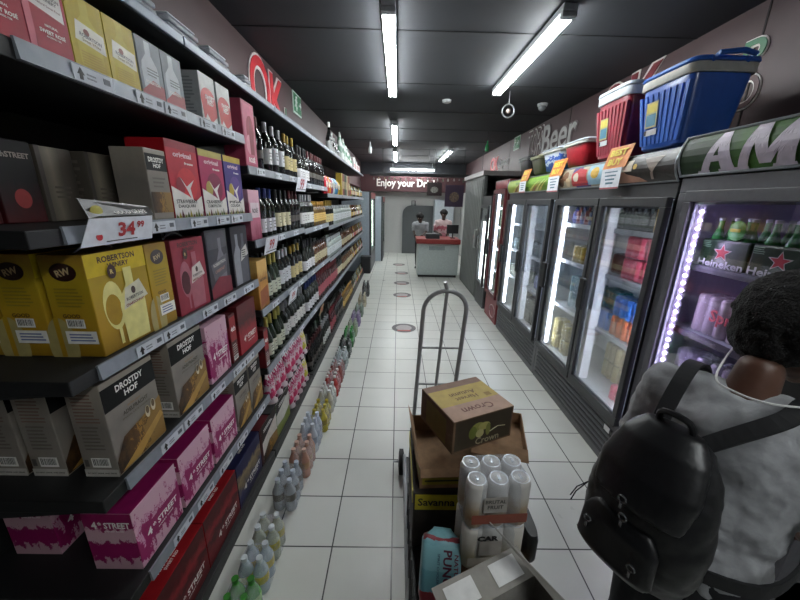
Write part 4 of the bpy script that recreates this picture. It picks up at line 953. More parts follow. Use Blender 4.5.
def canopy(t, x, y0, y1, z0, z1, items, mtl, edge=mat('#9ba1a6', .35, .5)):
    """curved sign header: bulging front with printed decals. items use fractions of width (reading -Y) and height"""
    n = 6; prof = [(x+.03-.05*math.sin(PI*(.1+.75*i/n)), z0+(z1-z0)*i/n) for i in range(n+1)]
    vs = []
    for y in (y0, y1):
        vs += [(px, y, pz) for px, pz in prof]+[(x+.30, y, z1), (x+.30, y, z0)]
    k = n+3; fs = [tuple(range(k)), tuple(range(2*k-1, k-1, -1))]+[(i, k+i, k+(i+1) % k, (i+1) % k) for i in range(k)]
    h = MB().add(vs, fs, mtl).build('sign_header', t)
    a = MB()
    def P(u, v, e):
        f = v*n; i = min(n-1, max(0, int(f))); g = f-i
        px = prof[i][0]*(1-g)+prof[i+1][0]*g; pz = prof[i][1]*(1-g)+prof[i+1][1]*g
        return (px-e, y1-(y1-y0)*u, pz)
    e = .0008
    for it in items:
        e += .0006
        if it[0] == 'poly':
            # subdivide in v so it follows the bulge
            pts = it[1]; m_ = it[2]; dense = []
            for q in range(len(pts)):
                p0, p1 = pts[q], pts[(q+1) % len(pts)]
                for s_ in range(6): dense.append((p0[0]+(p1[0]-p0[0])*s_/6, p0[1]+(p1[1]-p0[1])*s_/6))
            cu = sum(p[0] for p in dense)/len(dense); cv = sum(p[1] for p in dense)/len(dense)
            rings = []
            for s_ in (1, .75, .5, .25): rings.append([P(cu+(p[0]-cu)*s_, cv+(p[1]-cv)*s_, e) for p in dense])
            L_ = len(dense); vv = [p for r_ in rings for p in r_]+[P(cu, cv, e)]
            ff = [(j*L_+i, j*L_+(i+1) % L_, (j+1)*L_+(i+1) % L_, (j+1)*L_+i) for j in range(3) for i in range(L_)]+[(3*L_+i, 3*L_+(i+1) % L_, 4*L_) for i in range(L_)]
            a.add(vv, ff, m_)
        elif it[0] == 'text':
            _, s_, cu, cv, wd, ht, m_ = it[:7]; res = 3
            gv, gf, W, Hh = text_geo(s_, it[7] if len(it) > 7 else .02, 6)
            bm = bmesh.new(); bv = [bm.verts.new((cu+q[0]/W*wd, cv+q[1]/Hh*ht, 0)) for q in gv]
            for q in gf:
                try: bm.faces.new([bv[r_] for r_ in q])
                except ValueError: pass
            for r_ in range(1, n): bmesh.ops.bisect_plane(bm, geom=bm.verts[:]+bm.edges[:]+bm.faces[:], plane_co=(0, r_/n, 0), plane_no=(0, 1, 0))
            bm.verts.index_update(); a.add([P(v_.co.x, v_.co.y, e+.001) for v_ in bm.verts], [tuple(v_.index for v_ in f_.verts) for f_ in bm.faces], m_); bm.free()
    if items: a.build('header_print', h)
    b = MB()
    b.tube([(px-.004, y0+.004, pz) for px, pz in prof], .006, edge, 6); b.tube([(px-.004, y1-.004, pz) for px, pz in prof], .006, edge, 6)
    b.tube([(prof[0][0]-.004, y0, z0), (prof[0][0]-.004, y1, z0)], .007, edge, 6); b.tube([(prof[-1][0]-.002, y0, z1), (prof[-1][0]-.002, y1, z1)], .007, edge, 6)
    b.build('header_trim', h, True)
def E_(cu, cv, ru, rv, n=14): return [(cu+ru*math.cos(i*2*PI/n), cv+rv*math.sin(i*2*PI/n)) for i in range(n)]
R_ = lambda u0, v0, u1, v1: [(u0, v0), (u1, v0), (u1, v1), (u0, v1)]

# --- nearest fridge (beer header)
f1 = fridge('nearest display fridge with green beer lettering header and violet lights', .98, 1.955, [(1.06, 1.865)], (.42, 1.93), 2.01, (.62, .90, 1.19, 1.555), led=LEDP, liner=LINP, shell=mat('#55555b', .5), dots=True, handle_far=False, shelfm=mat('#3c3a44', .5))
GH = bands('green_header_print', [(0, '#1f3a1c'), (.4, '#27491f'), (.6, '#3c6a22'), (.85, '#1c331c')], .3, 3, axis=1, mode='LINEAR')
AMW = mat('#c5bccb', .4)
canopy(f1, FX, .98, 1.965, 2.02, 2.21, [('poly', R_(.60, .05, .99, .95), mat('#a7a9a8', .5)), ('poly', [(.62, .02), (.99, .02), (.99, .14), (.72, .10)], mat('#8c2a30', .4)),
       ('poly', [(.135, .05), (.18, .05), (.262, .95), (.225, .95)], AMW), ('poly', [(.225, .95), (.272, .95), (.322, .05), (.252, .05)], AMW), ('poly', [(.175, .28), (.275, .28), (.275, .42), (.19, .42)], AMW), ('poly', [(.12, .03), (.19, .03), (.19, .09), (.125, .09)], AMW), ('poly', [(.24, .03), (.33, .03), (.327, .09), (.24, .09)], AMW),
       ('poly', [(.335, .05), (.382, .05), (.432, .96), (.39, .96)], AMW), ('poly', [(.39, .96), (.452, .96), (.485, .12), (.437, .12)], AMW), ('poly', [(.437, .12), (.485, .12), (.598, .97), (.548, .97)], AMW), ('poly', [(.548, .97), (.604, .97), (.572, .05), (.502, .05)], AMW), ('poly', [(.325, .03), (.392, .03), (.39, .09), (.33, .09)], AMW), ('poly', [(.49, .03), (.585, .03), (.582, .09), (.495, .09)], AMW)], GH)
# --- long two door fridges
S_HI = (.36, .92, 1.34, 1.70)
f2 = fridge('black two door fridge with cocktail picture header, left of the nearest fridge', 1.97, 3.42, [(1.98, 2.645), (2.66, 3.38)], (.40, 1.90), 2.0, (.90, 1.345, 1.69), modes={0: 'near'})
f3 = fridge('black two door fridge with green grass header, farther up the row', 3.43, 4.93, [(3.49, 4.16), (4.175, 4.87)], (.40, 1.90), 2.0, (.88, 1.25, 1.60), modes={0: 'near'})
DK = mat('#2a2422', .4, vary=.2); SKN = mat('#b98a74', .6); CRM = mat('#c9bfae', .5); REDC = mat('#b0262c', .45); PUR = mat('#4a3a78', .5); SKY = mat('#8fb4c6', .5)
canopy(f2, FX, 1.97, 3.42, 2.0, 2.17, [('poly', R_(.0, 0, .56, 1), mat('#a9a08a', .5)), ('poly', E_(.06, .4, .04, .3), mat('#5a3a22', .5)), ('poly', E_(.12, .62, .035, .24), mat('#7a5436', .5)), ('poly', E_(.15, .3, .03, .22), mat('#c9b491', .5)),
       ('poly', R_(.2, .55, .3, .98), PUR), ('poly', R_(.24, .03, .4, .25), PUR), ('poly', [(.2, .1), (.2, .7), (.27, .92), (.36, .8), (.37, .1)], REDC), ('poly', E_(.25, .5, .03, .22), CRM), ('poly', R_(.2, .2, .46, .3), mat('#c94a4a', .4)), ('poly', R_(.38, .1, .56, .95), SKY), ('poly', E_(.45, .6, .04, .25), mat('#c9a23c', .5)),
       ('poly', R_(.56, 0, 1, 1), DK), ('poly', [(.60, .05), (.66, .6), (.72, .35), (.8, .2), (.84, .04)], SKN), ('poly', [(.56, .5), (.64, .9), (.68, .5), (.6, .3)], mat('#141211', .5)), ('poly', R_(.68, .45, .75, .85), CRM), ('poly', E_(.77, .6, .013, .1), mat('#c9a23c', .4)), ('poly', [(.82, .85), (.93, .85), (.88, .3)], mat('#8a7f76', .3)), ('poly', R_(.87, .1, .885, .35), mat('#8a7f76', .3))], DK)
GRS = bands('grass_header_print', [(0, '#5f8a2c'), (.4, '#7fa83c'), (.6, '#4c7a24'), (.8, '#a3ba54')], .45, 5, axis=1, mode='LINEAR')
canopy(f3, FX, 3.43, 4.93, 2.0, 2.16, [('poly', [(.1+.05*k, .02), (.16+.05*k, .02), (.30+.045*k, .7)], mat(('#c9c26a', '#8a5a3c', '#b9a24c')[k % 3], .5)) for k in range(4)]+[('poly', [(.5+.06*k, .02), (.55+.06*k, .02), (.72+.05*k, .75)], mat(('#c9c26a', '#a8744c', '#e0d890')[k % 3], .5)) for k in range(4)]+[('poly', R_(.31, .1, .37, .6), REDC), ('text', '9', .34, .35, .03, .4, WINK)], GRS)
# --- red based tall cooler, then glazed cooler with bright slats, then grey roller door
REDB = mat('#7c2229', .4)
f4 = fridge('tall cooler with dark red base and frame beside the black fridges', 5.0, 5.66, [(5.03, 5.63)], (.42, 2.05), 2.20, (.8, 1.15, 1.5, 1.8), shell=mat('#5c2227', .45), base=REDB, liner=mat('#9fb09a', .5), grille=False)
a = MB(); a.box(FX+.008, FX+.0195, 5.03, 5.63, 2.08, 2.18, mat('#8e2a30', .4)); a.build('header_print', f4)
a = MB(); a.tube([(FX+.015, 5.2+.15*math.cos(k*PI/10), .17+.1*math.sin(k*PI/10)) for k in range(20)], .006, mat('#c9b0b0', .5), 6); a.build('base_emblem', f4)
f5 = fridge('narrow dark cooler with bright stacked slats behind its glass', 5.85, 6.45, [(5.88, 6.42)], (.42, 1.82), 1.98, (), grille=True)
a = MB(); LSL = glow('#eef2e6', 3.2, 'lit_slat')
for k in range(24): a.box(FX+.12, FX+.16, 5.95, 6.35, .47+k*.048, .50+k*.048, LSL)
a.build('lit_slats', f5)
MB().box(FX+.004, FX+.012, 5.92, 6.38, 1.55, 1.78, mat('#7d8a8c', .5, vary=.3)).build('door_sticker', f5)
for z in (.9,): pass
struct('door_2', MB().box(1.60, 1.66, 6.60, 8.32, 0, 2.36, mat('#5d615f', .6, vary=.1)))
dd = bpy.data.objects['door_2']
a = MB()
for k in range(11): a.box(1.585, 1.602, 6.66+k*.15, 6.78+k*.15, .05, 2.3, mat('#6a6e6c', .5))
a.build('vertical_panel', dd)
a = MB(); a.tube([(1.585, 6.8, 1.0), (1.54, 6.8, 1.0), (1.54, 6.8, 1.35), (1.585, 6.8, 1.35)], .015, mat('#c9ccca', .3, .4), 8); a.build('door_handle', dd)
struct('trim_4', MB().box(1.56, XR, 6.55, 8.4, 2.36, 2.44, mat('#8a8584', .5)))
struct('wall_side', MB().box(1.64, XR, 8.32, 8.40, 0, 2.36, mat('#6b6f6d', .7)))

# ------------------------------------------------------------------ what is in the fridges
def canpack(c, top='#b9bec4', c2=None, n=(2, 3), h=.15, r=.033):
    """origin centre base; front faces -X; shrink pack"""
    return dict(nx=n[0], ny=n[1], r=r, h=h, body=mat(c, .3, .2), top=mat(top, .3, .7))
def packs_in(kind, c, film_c, ylist, x, z, label, tiers=1, h=.15, r=.033, n=(2, 3), top='#b9bec4', word=None, cat='can pack'):
    for ti in range(tiers):
        for k, y in enumerate(ylist):
            lb = label
            o = shrinkpack('can_pack', lb, cat, x+n[0]*r, y, z+.001+ti*(h+.006), n[0], n[1], r, h, mat(c, .3, .2), mat(top, .3, .7), key='cp'+c+str(film_c)+str(h)+str(n), wrapmat=film('film_'+film_c.strip('#'), film_c, .26), group='packs: '+label)
XI = FX+.11
# door nearest (right door of the cocktail header fridge)
packs_in('a', '#d85a74', '#e58a9c', (2.14, 2.35), XI, 1.346, 'pink can pack stacked on the second shelf of the right fridge door', tiers=2)
packs_in('a', '#7c2a34', '#8a3a44', (2.555,), XI+.05, 1.346, 'dark red can pack beside the pink packs behind the fridge door', tiers=1)
packs_in('a', '#b9c24c', '#c6c060', (2.24,), XI+.16, 1.346, 'yellow green can pack behind the pink packs on the fridge shelf', tiers=2)
packs_in('a', '#e0703c', '#eaa060', (2.14, 2.35), XI, .901, 'orange can pack on the third shelf behind the fridge glass')
packs_in('a', '#2f74d0', '#4a94e0', (2.14, 2.35), XI, 1.058, 'blue can pack stacked over the orange packs in the fridge')
packs_in('a', '#2f74d0', '#4a94e0', (2.56,), XI+.0, .901, 'blue can pack low at the left of the orange packs in the fridge')
packs_in('a', '#2f8a8c', '#4aaaac', (2.57,), XI+.05, 1.062, 'teal can pack above the low blue pack in the fridge')
packs_in('a', '#c6b88c', '#d0c49a', (2.17, 2.38, 2.59), XI+.17, .42, 'beige can pack on the fridge floor, right door', tiers=2)
packs_in('a', '#e0406c', '#e58a9c', (2.2,), XI, .42, 'bright pink can pack at the front of the fridge floor', tiers=1, h=.12)
packs_in('a', '#b08a24', '#c9a63c', (2.13,), XI, 1.691, 'yellow can pack at the right end of the top fridge shelf', tiers=1, h=.16)
for k in range(6):
    place('fb', bottle(SQ, '#241c1c', '#6a5a6c', '#8a8d92'), (XI+.05, 2.28+k*.066, 1.691), 'small dark bottle in a line on the top shelf of the right fridge door', 'bottle', 'small bottles, top shelf of right fridge door', sc=(.8, .8, .62))
# left door of same fridge
packs_in('a', '#b09a3c', '#b9ac5c', (2.86, 3.07), XI, 1.346, 'mustard can pack in the left door of the cocktail header fridge')
packs_in('a', '#4a7a84', '#6a9aa4', (2.84, 3.06), XI+.02, .901, 'grey teal can pack in the left door of the cocktail header fridge', tiers=2)
packs_in('a', '#d8ca84', '#dccf96', (2.88, 3.07, 3.26), XI, .42, 'pale yellow can pack on the floor of the left fridge door', tiers=2, n=(2, 2))
for k in range(8):
    c = ['#7a1f2c', '#2c3a7a'][k % 2]
    place('fbb'+c, bottle(SQ, c, '#8a8d9c', '#8a8d92'), (XI+.05, 2.80+k*.07, 1.691), ('small dark red bottle' if k % 2 == 0 else 'small blue bottle')+' on the top shelf of the left door, cocktail header fridge', 'bottle', 'small bottles %d top of left fridge door' % (k % 2), sc=(.8, .8, .62))
# grass header fridge
packs_in('a', '#8f9aa0', '#a9b4ba', (3.62, 3.83, 4.04), XI, 1.251, 'grey can pack in the right door of the grass header fridge')
packs_in('a', '#5a6a9c', '#8a9ac4', (3.65, 3.86), XI, .881, 'pale blue can pack on the middle shelf of the grass header fridge')
packs_in('a', '#3a3a34', '#6c6c60', (3.62, 3.83, 4.04), XI, .42, 'dark can pack on the floor of the grass header fridge', tiers=2)
packs_in('a', '#8a8a5c', '#a9a884', (4.30, 4.52), XI, .42, 'olive can pack on the floor of the far door, grass header fridge', tiers=2)
packs_in('a', '#b9c0b0', '#c9d0c4', (4.30, 4.52, 4.74), XI, .881, 'pale can pack on the middle shelf of the far door, grass header fridge')
packs_in('a', '#7a8c8c', '#9aacac', (4.30, 4.52, 4.74), XI, 1.251, 'grey green can pack on the upper shelf of the far door, grass header fridge')
# red cooler
for zi, z in enumerate((.43, .801, 1.151, 1.501)):
    packs_in('a', ['#8a9a5c', '#b4b49a', '#7c2a2c', '#9aa88a'][zi], '#b4bca4', (5.2, 5.42), XI, z, '%s can pack inside the tall red cooler' % ['green', 'cream', 'dark red', 'sage'][zi])
# nearest fridge: green beer packs with star print, and pale cans
def beerpack():
    t = thing('beer_pack', None, None)
    GB_ = mat('#1f5a2a', .3, vary=.1); h = .20; w_ = .26; d = .14
    MB().box(-d/2, d/2, -w_/2, w_/2, 0, h*.72, mat('#17331c', .3), .01).build('carton_sleeve', t)
    a = MB(); fc = Face((-d/2, w_/2, 0), (0, -1, 0), (0, 0, 1), w_, h)
    st = [(.5+.17*math.cos(PI/2+i*PI/5)*(1 if i % 2 == 0 else .42), .40+.20*math.sin(PI/2+i*PI/5)*(1 if i % 2 == 0 else .42)) for i in range(10)]
    st2 = [(.5+(u-.5)*1.2, .40+(v-.40)*1.2) for u, v in st]
    decals(a, fc, [('poly', st2, mat('#c9c4c0', .5)), ('poly', st, mat('#b3222c', .5)), ('text', 'Heineken', .5, .11, .96, mat('#d5d8dc', .5), 0, .19), ('lines', .04, .5, .26, .68, 4, mat('#7a9a7c', .5))]); a.build('front_print', t)
    for i in range(2):
        for j in range(3):
            q = MB().lathe(((i-.5)*.065, (j-1)*.085, .01), [(.03, 0), (.03, .13), (.013, .19), (.012, .235)], mat('#2f7a3a', .15), 10).build('bottle', t, True)
            MB().lathe(((i-.5)*.065, (j-1)*.085, .01), [(.0145, .228), (.0145, .24), (.012, .243)], mat('#b9c0bc', .3, .4), 10).build('cap', q, True)
    return t
for k, y in enumerate((1.70, 1.43, 1.165)):
    place('beerpack', beerpack, (XI+.07, y, 1.556), ['green starred beer pack at the left of the nearest fridge shelf', 'green starred beer pack in the middle of the nearest fridge shelf', 'green starred beer pack at the right of the nearest fridge shelf'][k], 'beer pack')
t = thing('promo_tag', 'round bright green shelf tag on the nearest fridge shelf', 'tag', (XI-.03, 1.66, 1.74))
MB().sphere((XI+.0, 1.655, 1.75), .045, mat('#3f9c3a', .4), 2, (.2, 1, 1.1)).build('disc', t, True); MB().box(XI-.012, XI-.01, 1.63, 1.68, 1.745, 1.76, mat('#c9c23a', .5)).build('printed_band', t)
packs_in('a', '#c2b6bc', '#cbbcc6', (1.70, 1.49), XI+.02, 1.191, 'pale pink tall can pack in the nearest fridge under the green packs', h=.21)
packs_in('a', '#8a7a96', '#a99ab4', (1.27,), XI+.02, 1.191, 'lilac can pack at the right of the nearest fridge shelf', h=.19)
packs_in('a', '#9a94a6', '#b0a9bc', (1.74, 1.52, 1.30), XI+.02, .901, 'silver lilac can pack on the third shelf of the nearest fridge', h=.16)
packs_in('a', '#8c8698', '#a49db0', (1.74, 1.52, 1.30), XI+.02, .621, 'dull silver can pack on the lower shelf of the nearest fridge', h=.16)
tt = MB().text('Spr', (XI+.015, 1.62, 1.30), (0, -1, 0), (0, 0, 1), .12, REDINK, th=.002); o = tt.build('printed_word', at=(XI+.015, 1.6, 1.28)); o.parent = None
tag(o, 'red cut lettering strip on the pale can pack in the nearest fridge', 'label')

# ------------------------------------------------------------------ coolers on top
def cooler(name, label, y0, y1, zb, zt, x0, x1, body, lid, band=None, ribs=True, stick=True, handle=None, taper=.045):
    t = thing(name, label, 'cooler box', ((x0+x1)/2, (y0+y1)/2, zb))
    cx, cy = (x0+x1)/2, (y0+y1)/2; hx, hy = (x1-x0)/2, (y1-y0)/2; n = 40; h = zt-zb
    def ring(k, z, s=0):
        p = []
        for i in range(n):
            a_ = 2*PI*i/n; c, s_ = math.cos(a_), math.sin(a_)
            p.append((cx+math.copysign(abs(c)**.28, c)*(hx-k), cy+math.copysign(abs(s_)**.28, s_)*(hy-k), z))
        return p
    def stack(rs, m_):
        vs = [q for r in rs for q in r]; L_ = len(rs)
        return MB().add(vs, [(j*n+i, j*n+(i+1) % n, (j+1)*n+(i+1) % n, (j+1)*n+i) for j in range(L_-1) for i in range(n)]+[tuple(range(n-1, -1, -1)), tuple((L_-1)*n+i for i in range(n))], m_)
    stack([ring(taper+.01, zb), ring(taper, zb+.01), ring(.012, zt-h*.20), ring(.012, zt-h*.17)], body).build('tub', t, True)
    stack([ring(.0, zt-h*.17), ring(-.004, zt-h*.15), ring(-.004, zt-h*.06), ring(.004, zt-h*.05)], band or mat('#a9aaa4', .4)).build('rim_band', t, True)
    stack([ring(-.006, zt-h*.05), ring(-.01, zt-h*.035), ring(-.006, zt), ring(.03, zt+.012)], lid).build('lid', t, True)
    if ribs:
        a = MB(); k = 9
        for i in range(k):
            y = y0+taper+.03+(y1-y0-2*taper-.06)*i/(k-1); yt = y0+.03+(y1-y0-.06)*i/(k-1)
            a.hexa([(x0+taper-.004, y-.012, zb+.03), (x0+taper+.01, y-.012, zb+.03), (x0+taper+.01, y+.012, zb+.03), (x0+taper-.004, y+.012, zb+.03)],
                   [(x0+.008, yt-.012, zt-h*.25), (x0+.03, yt-.012, zt-h*.25), (x0+.03, yt+.012, zt-h*.25), (x0+.008, yt+.012, zt-h*.25)], body)
        a.build('side_rib', t)
    if stick:
        a = MB(); ys = cy+(y1-y0)*.16; z = zb+h*.30
        f = lambda yy, zz, e: (x0+taper-(taper-.012)*(zz-zb)/(h*.8)-.008-e, yy, zz)
        def rc(ya, yb, za, zb_, m_, e): a.add([f(ya, za, e), f(yb, za, e), f(yb, zb_, e), f(ya, zb_, e)], [(0, 3, 2, 1)], m_)
        rc(ys-.05, ys+.05, z, z+.15, mat('#a9a06a', .5), 0); rc(ys-.042, ys+.042, z+.01, z+.08, mat('#3f7a94', .5), .001); rc(ys-.042, ys+.042, z+.09, z+.14, mat('#c2b444', .5), .001); rc(ys-.06, ys+.04, z-.045, z-.01, mat('#b9bcc0', .5), 0); rc(ys+.03, ys+.05, z-.04, z-.012, INK, .001)
        a.build('sticker', t)
    if handle:
        a = MB()
        a.tube([(cx-hx*.5, y0+.01, zt-h*.05), (cx-hx*.5, y0-.035, zt+.0), (cx+hx*.1, y0-.045, zt+.01), (cx+hx*.5, y0-.035, zt+.0), (cx+hx*.5, y0+.01, zt-h*.05)], .014, lid, 8); a.build('carry_handle', t, True)
    return t
BLU = mat('#2b5cb4', .3, vary=.04, coat=.3); BLUL = mat('#2d62bc', .28, coat=.3); RDC = mat('#8c1f33', .3, coat=.3); WRP = film('cling_wrap', '#dfe6ee', .14)
cooler('cooler_box', 'large blue cooler box wrapped in film on top of the fridges', 2.10, 2.54, 2.215, 2.65, 1.60, 1.98, BLU, BLUL, handle=True)
cooler('cooler_box', 'large dark red cooler box with white lid beside the blue one', 2.64, 3.06, 2.215, 2.70, 1.60, 1.96, RDC, mat('#b9c2cc', .35), band=mat('#c3cad2', .35))
cooler('cooler_box', 'small red cooler box with white lid left of the big red one', 3.14, 3.56, 2.205, 2.42, 1.60, 1.9, mat('#a3202c', .3), mat('#bcc6d2', .35), stick=False, ribs=False)
cooler('cooler_box', 'blue and white patterned cooler box on top of the fridges', 3.62, 4.06, 2.205, 2.42, 1.60, 1.9, bands('blue_white_print', [(0, '#2c4a9a'), (.4, '#b9c6d8'), (.55, '#3a5cae'), (.75, '#c6d0de')], .5, 6), mat('#b4c0cf', .35), stick=False, ribs=False)
cooler('cooler_box', 'khaki and black small cooler box between the blue and black ones', 4.10, 4.40, 2.205, 2.40, 1.60, 1.85, mat('#4a4a3c', .5), mat('#8a8a6c', .5), band=mat('#77775c', .5), stick=False, ribs=False)
cooler('cooler_box', 'black box farthest left on top of the fridges', 4.45, 4.84, 2.205, 2.43, 1.60, 1.9, mat('#1a1b20', .4), mat('#202127', .4), band=mat('#202127', .4), stick=False, ribs=False)
ORG = mat('#c8772c', .5); YTX = mat('#d8c63c', .5)
for k, (y, z, s_, lb) in enumerate([(2.52, 2.11, .92, 'orange best buy card, the largest, in front of the red cooler'), (3.44, 2.12, .95, 'orange best buy card in front of the blue and white cooler'), (4.28, 2.12, .85, 'smallest orange best buy card in front of the black box')]):
    t = thing('promo_card', lb, 'price card', (FX-.04, y, z)); x = FX-.035
    MB().plate([(x, y+.14*s_, z), (x+.04, y+.14*s_, z+.16*s_), (x+.04, y-.14*s_, z+.16*s_), (x, y-.14*s_, z)], (-1, 0, .25), .003, ORG).build('orange_card', t)
    a = MB()
    a.text('BEST', (x+.025, y, z+.115*s_), (0, -1, 0), (.24, 0, 1), .2*s_, YTX, height=.05*s_, bold=.05); a.text('BUY', (x+.007, y, z+.047*s_), (0, -1, 0), (.24, 0, 1), .17*s_, YTX, height=.05*s_, bold=.05)
    for v_ in range(len(a.v)): a.v[v_] = (a.v[v_][0]-.006, a.v[v_][1], a.v[v_][2])
    a.build('card_lettering', t)
    t = thing('price_sheet', ['white price sheet below the largest orange card', 'white price sheet below the middle orange card', 'white price sheet below the smallest orange card'][k], 'price sheet', (FX-.05, y, z-.09))
    MB().box(x-.012, x-.010, y-.12*s_, y+.12*s_, z-.15*s_, z, PAPER).build('sheet', t)
    a = MB()
    for q in range(4): a.box(x-.0128, x-.012, y-(.08-.012*q)*s_, y+(.08-.01*q)*s_, z-(.03+.028*q)*s_, z-(.022+.026*q)*s_, mat('#5a7a8a', .6))
    a.box(x-.0128, x-.012, y-.12*s_, y+.12*s_, z-.15*s_, z-.138*s_, mat('#a8555c', .5)); a.build('sheet_print', t)
t = thing('price_sticker', 'small white sticker on the black base under the fridge doors', 'sticker', (FX+.01, 2.08, .28))
MB().box(FX+.008, FX+.0118, 2.05, 2.11, .27, .31, WHT).build('sticker_face', t)

# ================================================================== FAR LEFT COOLERS
def coolerL(label, y0, y1, x, h, led):
    t = thing('display_fridge', label, 'fridge', (x-.3, (y0+y1)/2, 0))
    WS = mat('#a6b2bc', .4)
    MB().box(XL+.01, x-.05, y0, y0+.03, 0, h, WS).build('side_panel', t)
    MB().box(XL+.01, x-.05, y1-.03, y1, 0, h, WS).build('side_panel', t)
    MB().box(XL+.01, XL+.04, y0+.03, y1-.03, 0, h, FR).build('back_panel', t)
    MB().box(XL+.04, x-.05, y0+.03, y1-.03, h-.16, h, mat('#7d2a2a', .4)).build('header', t)
    MB().box(XL+.04, x, y0+.03, y1-.03, 0, .45, FR2, .005).build('base_panel', t)
    a = MB(); a.box(x-.05, x, y0, y0+.05, .0, h, FR, .004); a.box(x-.05, x, y1-.05, y1, .0, h, FR, .004); a.box(x-.05, x, y0+.05, y1-.05, h-.16, h, mat('#6a2424', .4)); a.box(x-.05, x, y0+.05, y1-.05, .45, .5, FR)
    d = a.build('door', t)
    MB().box(x-.03, x-.026, y0+.05, y1-.05, .5, h-.16, GLS).build('glass_pane', d)
    MB().box(x-.10, x-.07, y0+.07, y0+.10, .52, h-.2, led).build('led_strip', t)
    MB().box(x-.10, x-.07, y1-.10, y1-.07, .52, h-.2, led).build('led_strip', t)
    for z in (.52, .85, 1.18, 1.5):
        MB().box(XL+.05, x-.12, y0+.04, y1-.04, z-.01, z, SHELFW).build('wire_shelf', t)
    for z in (.52, .85, 1.18, 1.5):
        for k in range(int((y1-y0-.15)/.09)):
            c = random.choice(['#8fb08a', '#b9bca4', '#7a9a8c', '#a8442c'])
            o = MB().lathe((x-.16, y0+.11+k*.09, z+.001), [(.03, 0), (.032, .01), (.032, .12), (.014, .17), (.013, .22)], mat(c, .3), 8).build('drink_bottle', at=(x-.16, y0+.11+k*.09, z+.001), smooth=True)
            tag(o, 'small drink bottle inside '+label, 'bottle', 'bottles in '+label)
    return t
LEDG = glow('#e0f5dc', 5.0, 'led_strip_green')
coolerL('the first glass door cooler past the left shelving', 9.02, 10.7, -.70, 2.08, LEDG)
coolerL('the second cooler at the far left, standing further out', 10.75, 12.15, -.47, 2.0, LEDG)
t = thing('waste_bin', 'dark bin at the end of the left shelving beside the first far cooler', 'bin', (-.80, 8.86, 0))
MB().box(-.95, -.70, 8.75, 8.97, 0, .42, mat('#26272a', .5), .02).build('bin_body', t); MB().box(-.96, -.69, 8.74, 8.98, .42, .46, mat('#303136', .5), .01).build('bin_lid', t)

# ================================================================== TILL COUNTER
t = thing('till_counter', 'white fronted till counter with red top at the far end of the aisle', 'counter', (1.06, 8.8, 0))
CW = mat('#b9c4c2', .35)
MB().box(.52, 1.56, 8.46, 9.1, .06, .86, CW, .015).build('counter_body', t)
MB().box(.55, 1.53, 8.48, 9.08, 0, .06, BLK).build('plinth', t)
MB().box(.48, 1.58, 8.40, 9.15, .86, .98, mat('#8a2f2c', .4), .01).build('counter_top', t)
MB().box(.8, 1.2, 8.455, 8.462, .70, .80, mat('#8f9a9a', .4)).build('front_badge', t)
t = thing('till_screen', 'black till screen on the right side of the red counter', 'till', (1.42, 8.75, .98))
MB().box(1.36, 1.48, 8.68, 8.82, .98, 1.0, BLK, .004).build('stand_base', t); MB().tube([(1.42, 8.76, 1.0), (1.42, 8.76, 1.15)], .015, BLK, 8).build('stand', t)
MB().box(1.26, 1.56, 8.72, 8.75, 1.10, 1.32, BLK, .006).build('screen', t)
t = thing('cardboard_box', 'dark open box on the red counter in front of the cashier', 'box', (.95, 8.6, .98))
MB().box(.72, 1.06, 8.5, 8.75, .98, 1.10, mat('#2a2c30', .6), .005).build('box_body', t)
t = thing('wall_cabinet', 'pale cupboard against the far wall behind the cashier', 'cabinet', (1.45, 12.4, 0))
MB().box(1.30, 2.0, 12.3, 12.64, 0, 1.95, mat('#9aa2a8', .5), .01).build('cabinet_body', t)
for x in (1.32, 1.66): 
    d = MB().box(x, x+.32, 12.28, 12.30, .1, 1.9, mat('#a6aeb4', .5), .004).build('cabinet_door', t); MB().box(x+.27, x+.29, 12.262, 12.28, 1.0, 1.12, BLK).build('knob', d)

# ================================================================== HAND TRUCK
t = thing('hand_truck', 'grey tubular hand truck with arched handle standing in the aisle', 'hand truck', (.29, 1.85, 0))
TB = mat('#a6a8a9', .4, .25)
def HP(x, z):   # frame leans slightly: x across, z up
    return (x+.035*(z-.2)/1.1, 1.92-.14*(z-.2)/1.1, z)
L0, R0 = .12, .36
arc = [HP((L0+R0)/2-(R0-L0)/2*math.cos(a), 1.27+.12*math.sin(a)) for a in [i*PI/14 for i in range(15)]]
MB().tube([HP(L0, .10), HP(L0, .6), HP(L0, 1.05)]+arc+[HP(R0, 1.05), HP(R0, .6), HP(R0, .10)], .0125, TB, 10).build('arched_frame', t, True)
MB().tube([HP((L0+R0)/2, .12), HP((L0+R0)/2, .7), HP((L0+R0)/2, 1.39)], .010, TB, 10).build('centre_tube', t, True)
for z in (.35, .77, 1.03): MB().tube([HP(L0, z), HP(R0, z)], .007, TB, 8).build('crossbar', t, True)
a = MB(); c = HP((L0+R0)/2, 1.39)
a.tube([c, (c[0]-.005, c[1], c[2]+.02), (c[0]-.015, c[1]-.01, c[2]+.05)], .011, TB, 8); a.build('handle_tip', t, True)
MB().box(.075, .53, .52, 1.93, .13, .15, mat('#232425', .5), .004).build('load_platform', t)
for x in (.078, .525): MB().tube([(x, .5, .16), (x, 1.93, .16)], .012, TB, 8).build('platform_rail', t, True)
MB().tube([(.0, 1.95, .09), (.42, 1.95, .09)], .008, STEEL, 8).build('axle', t, True)
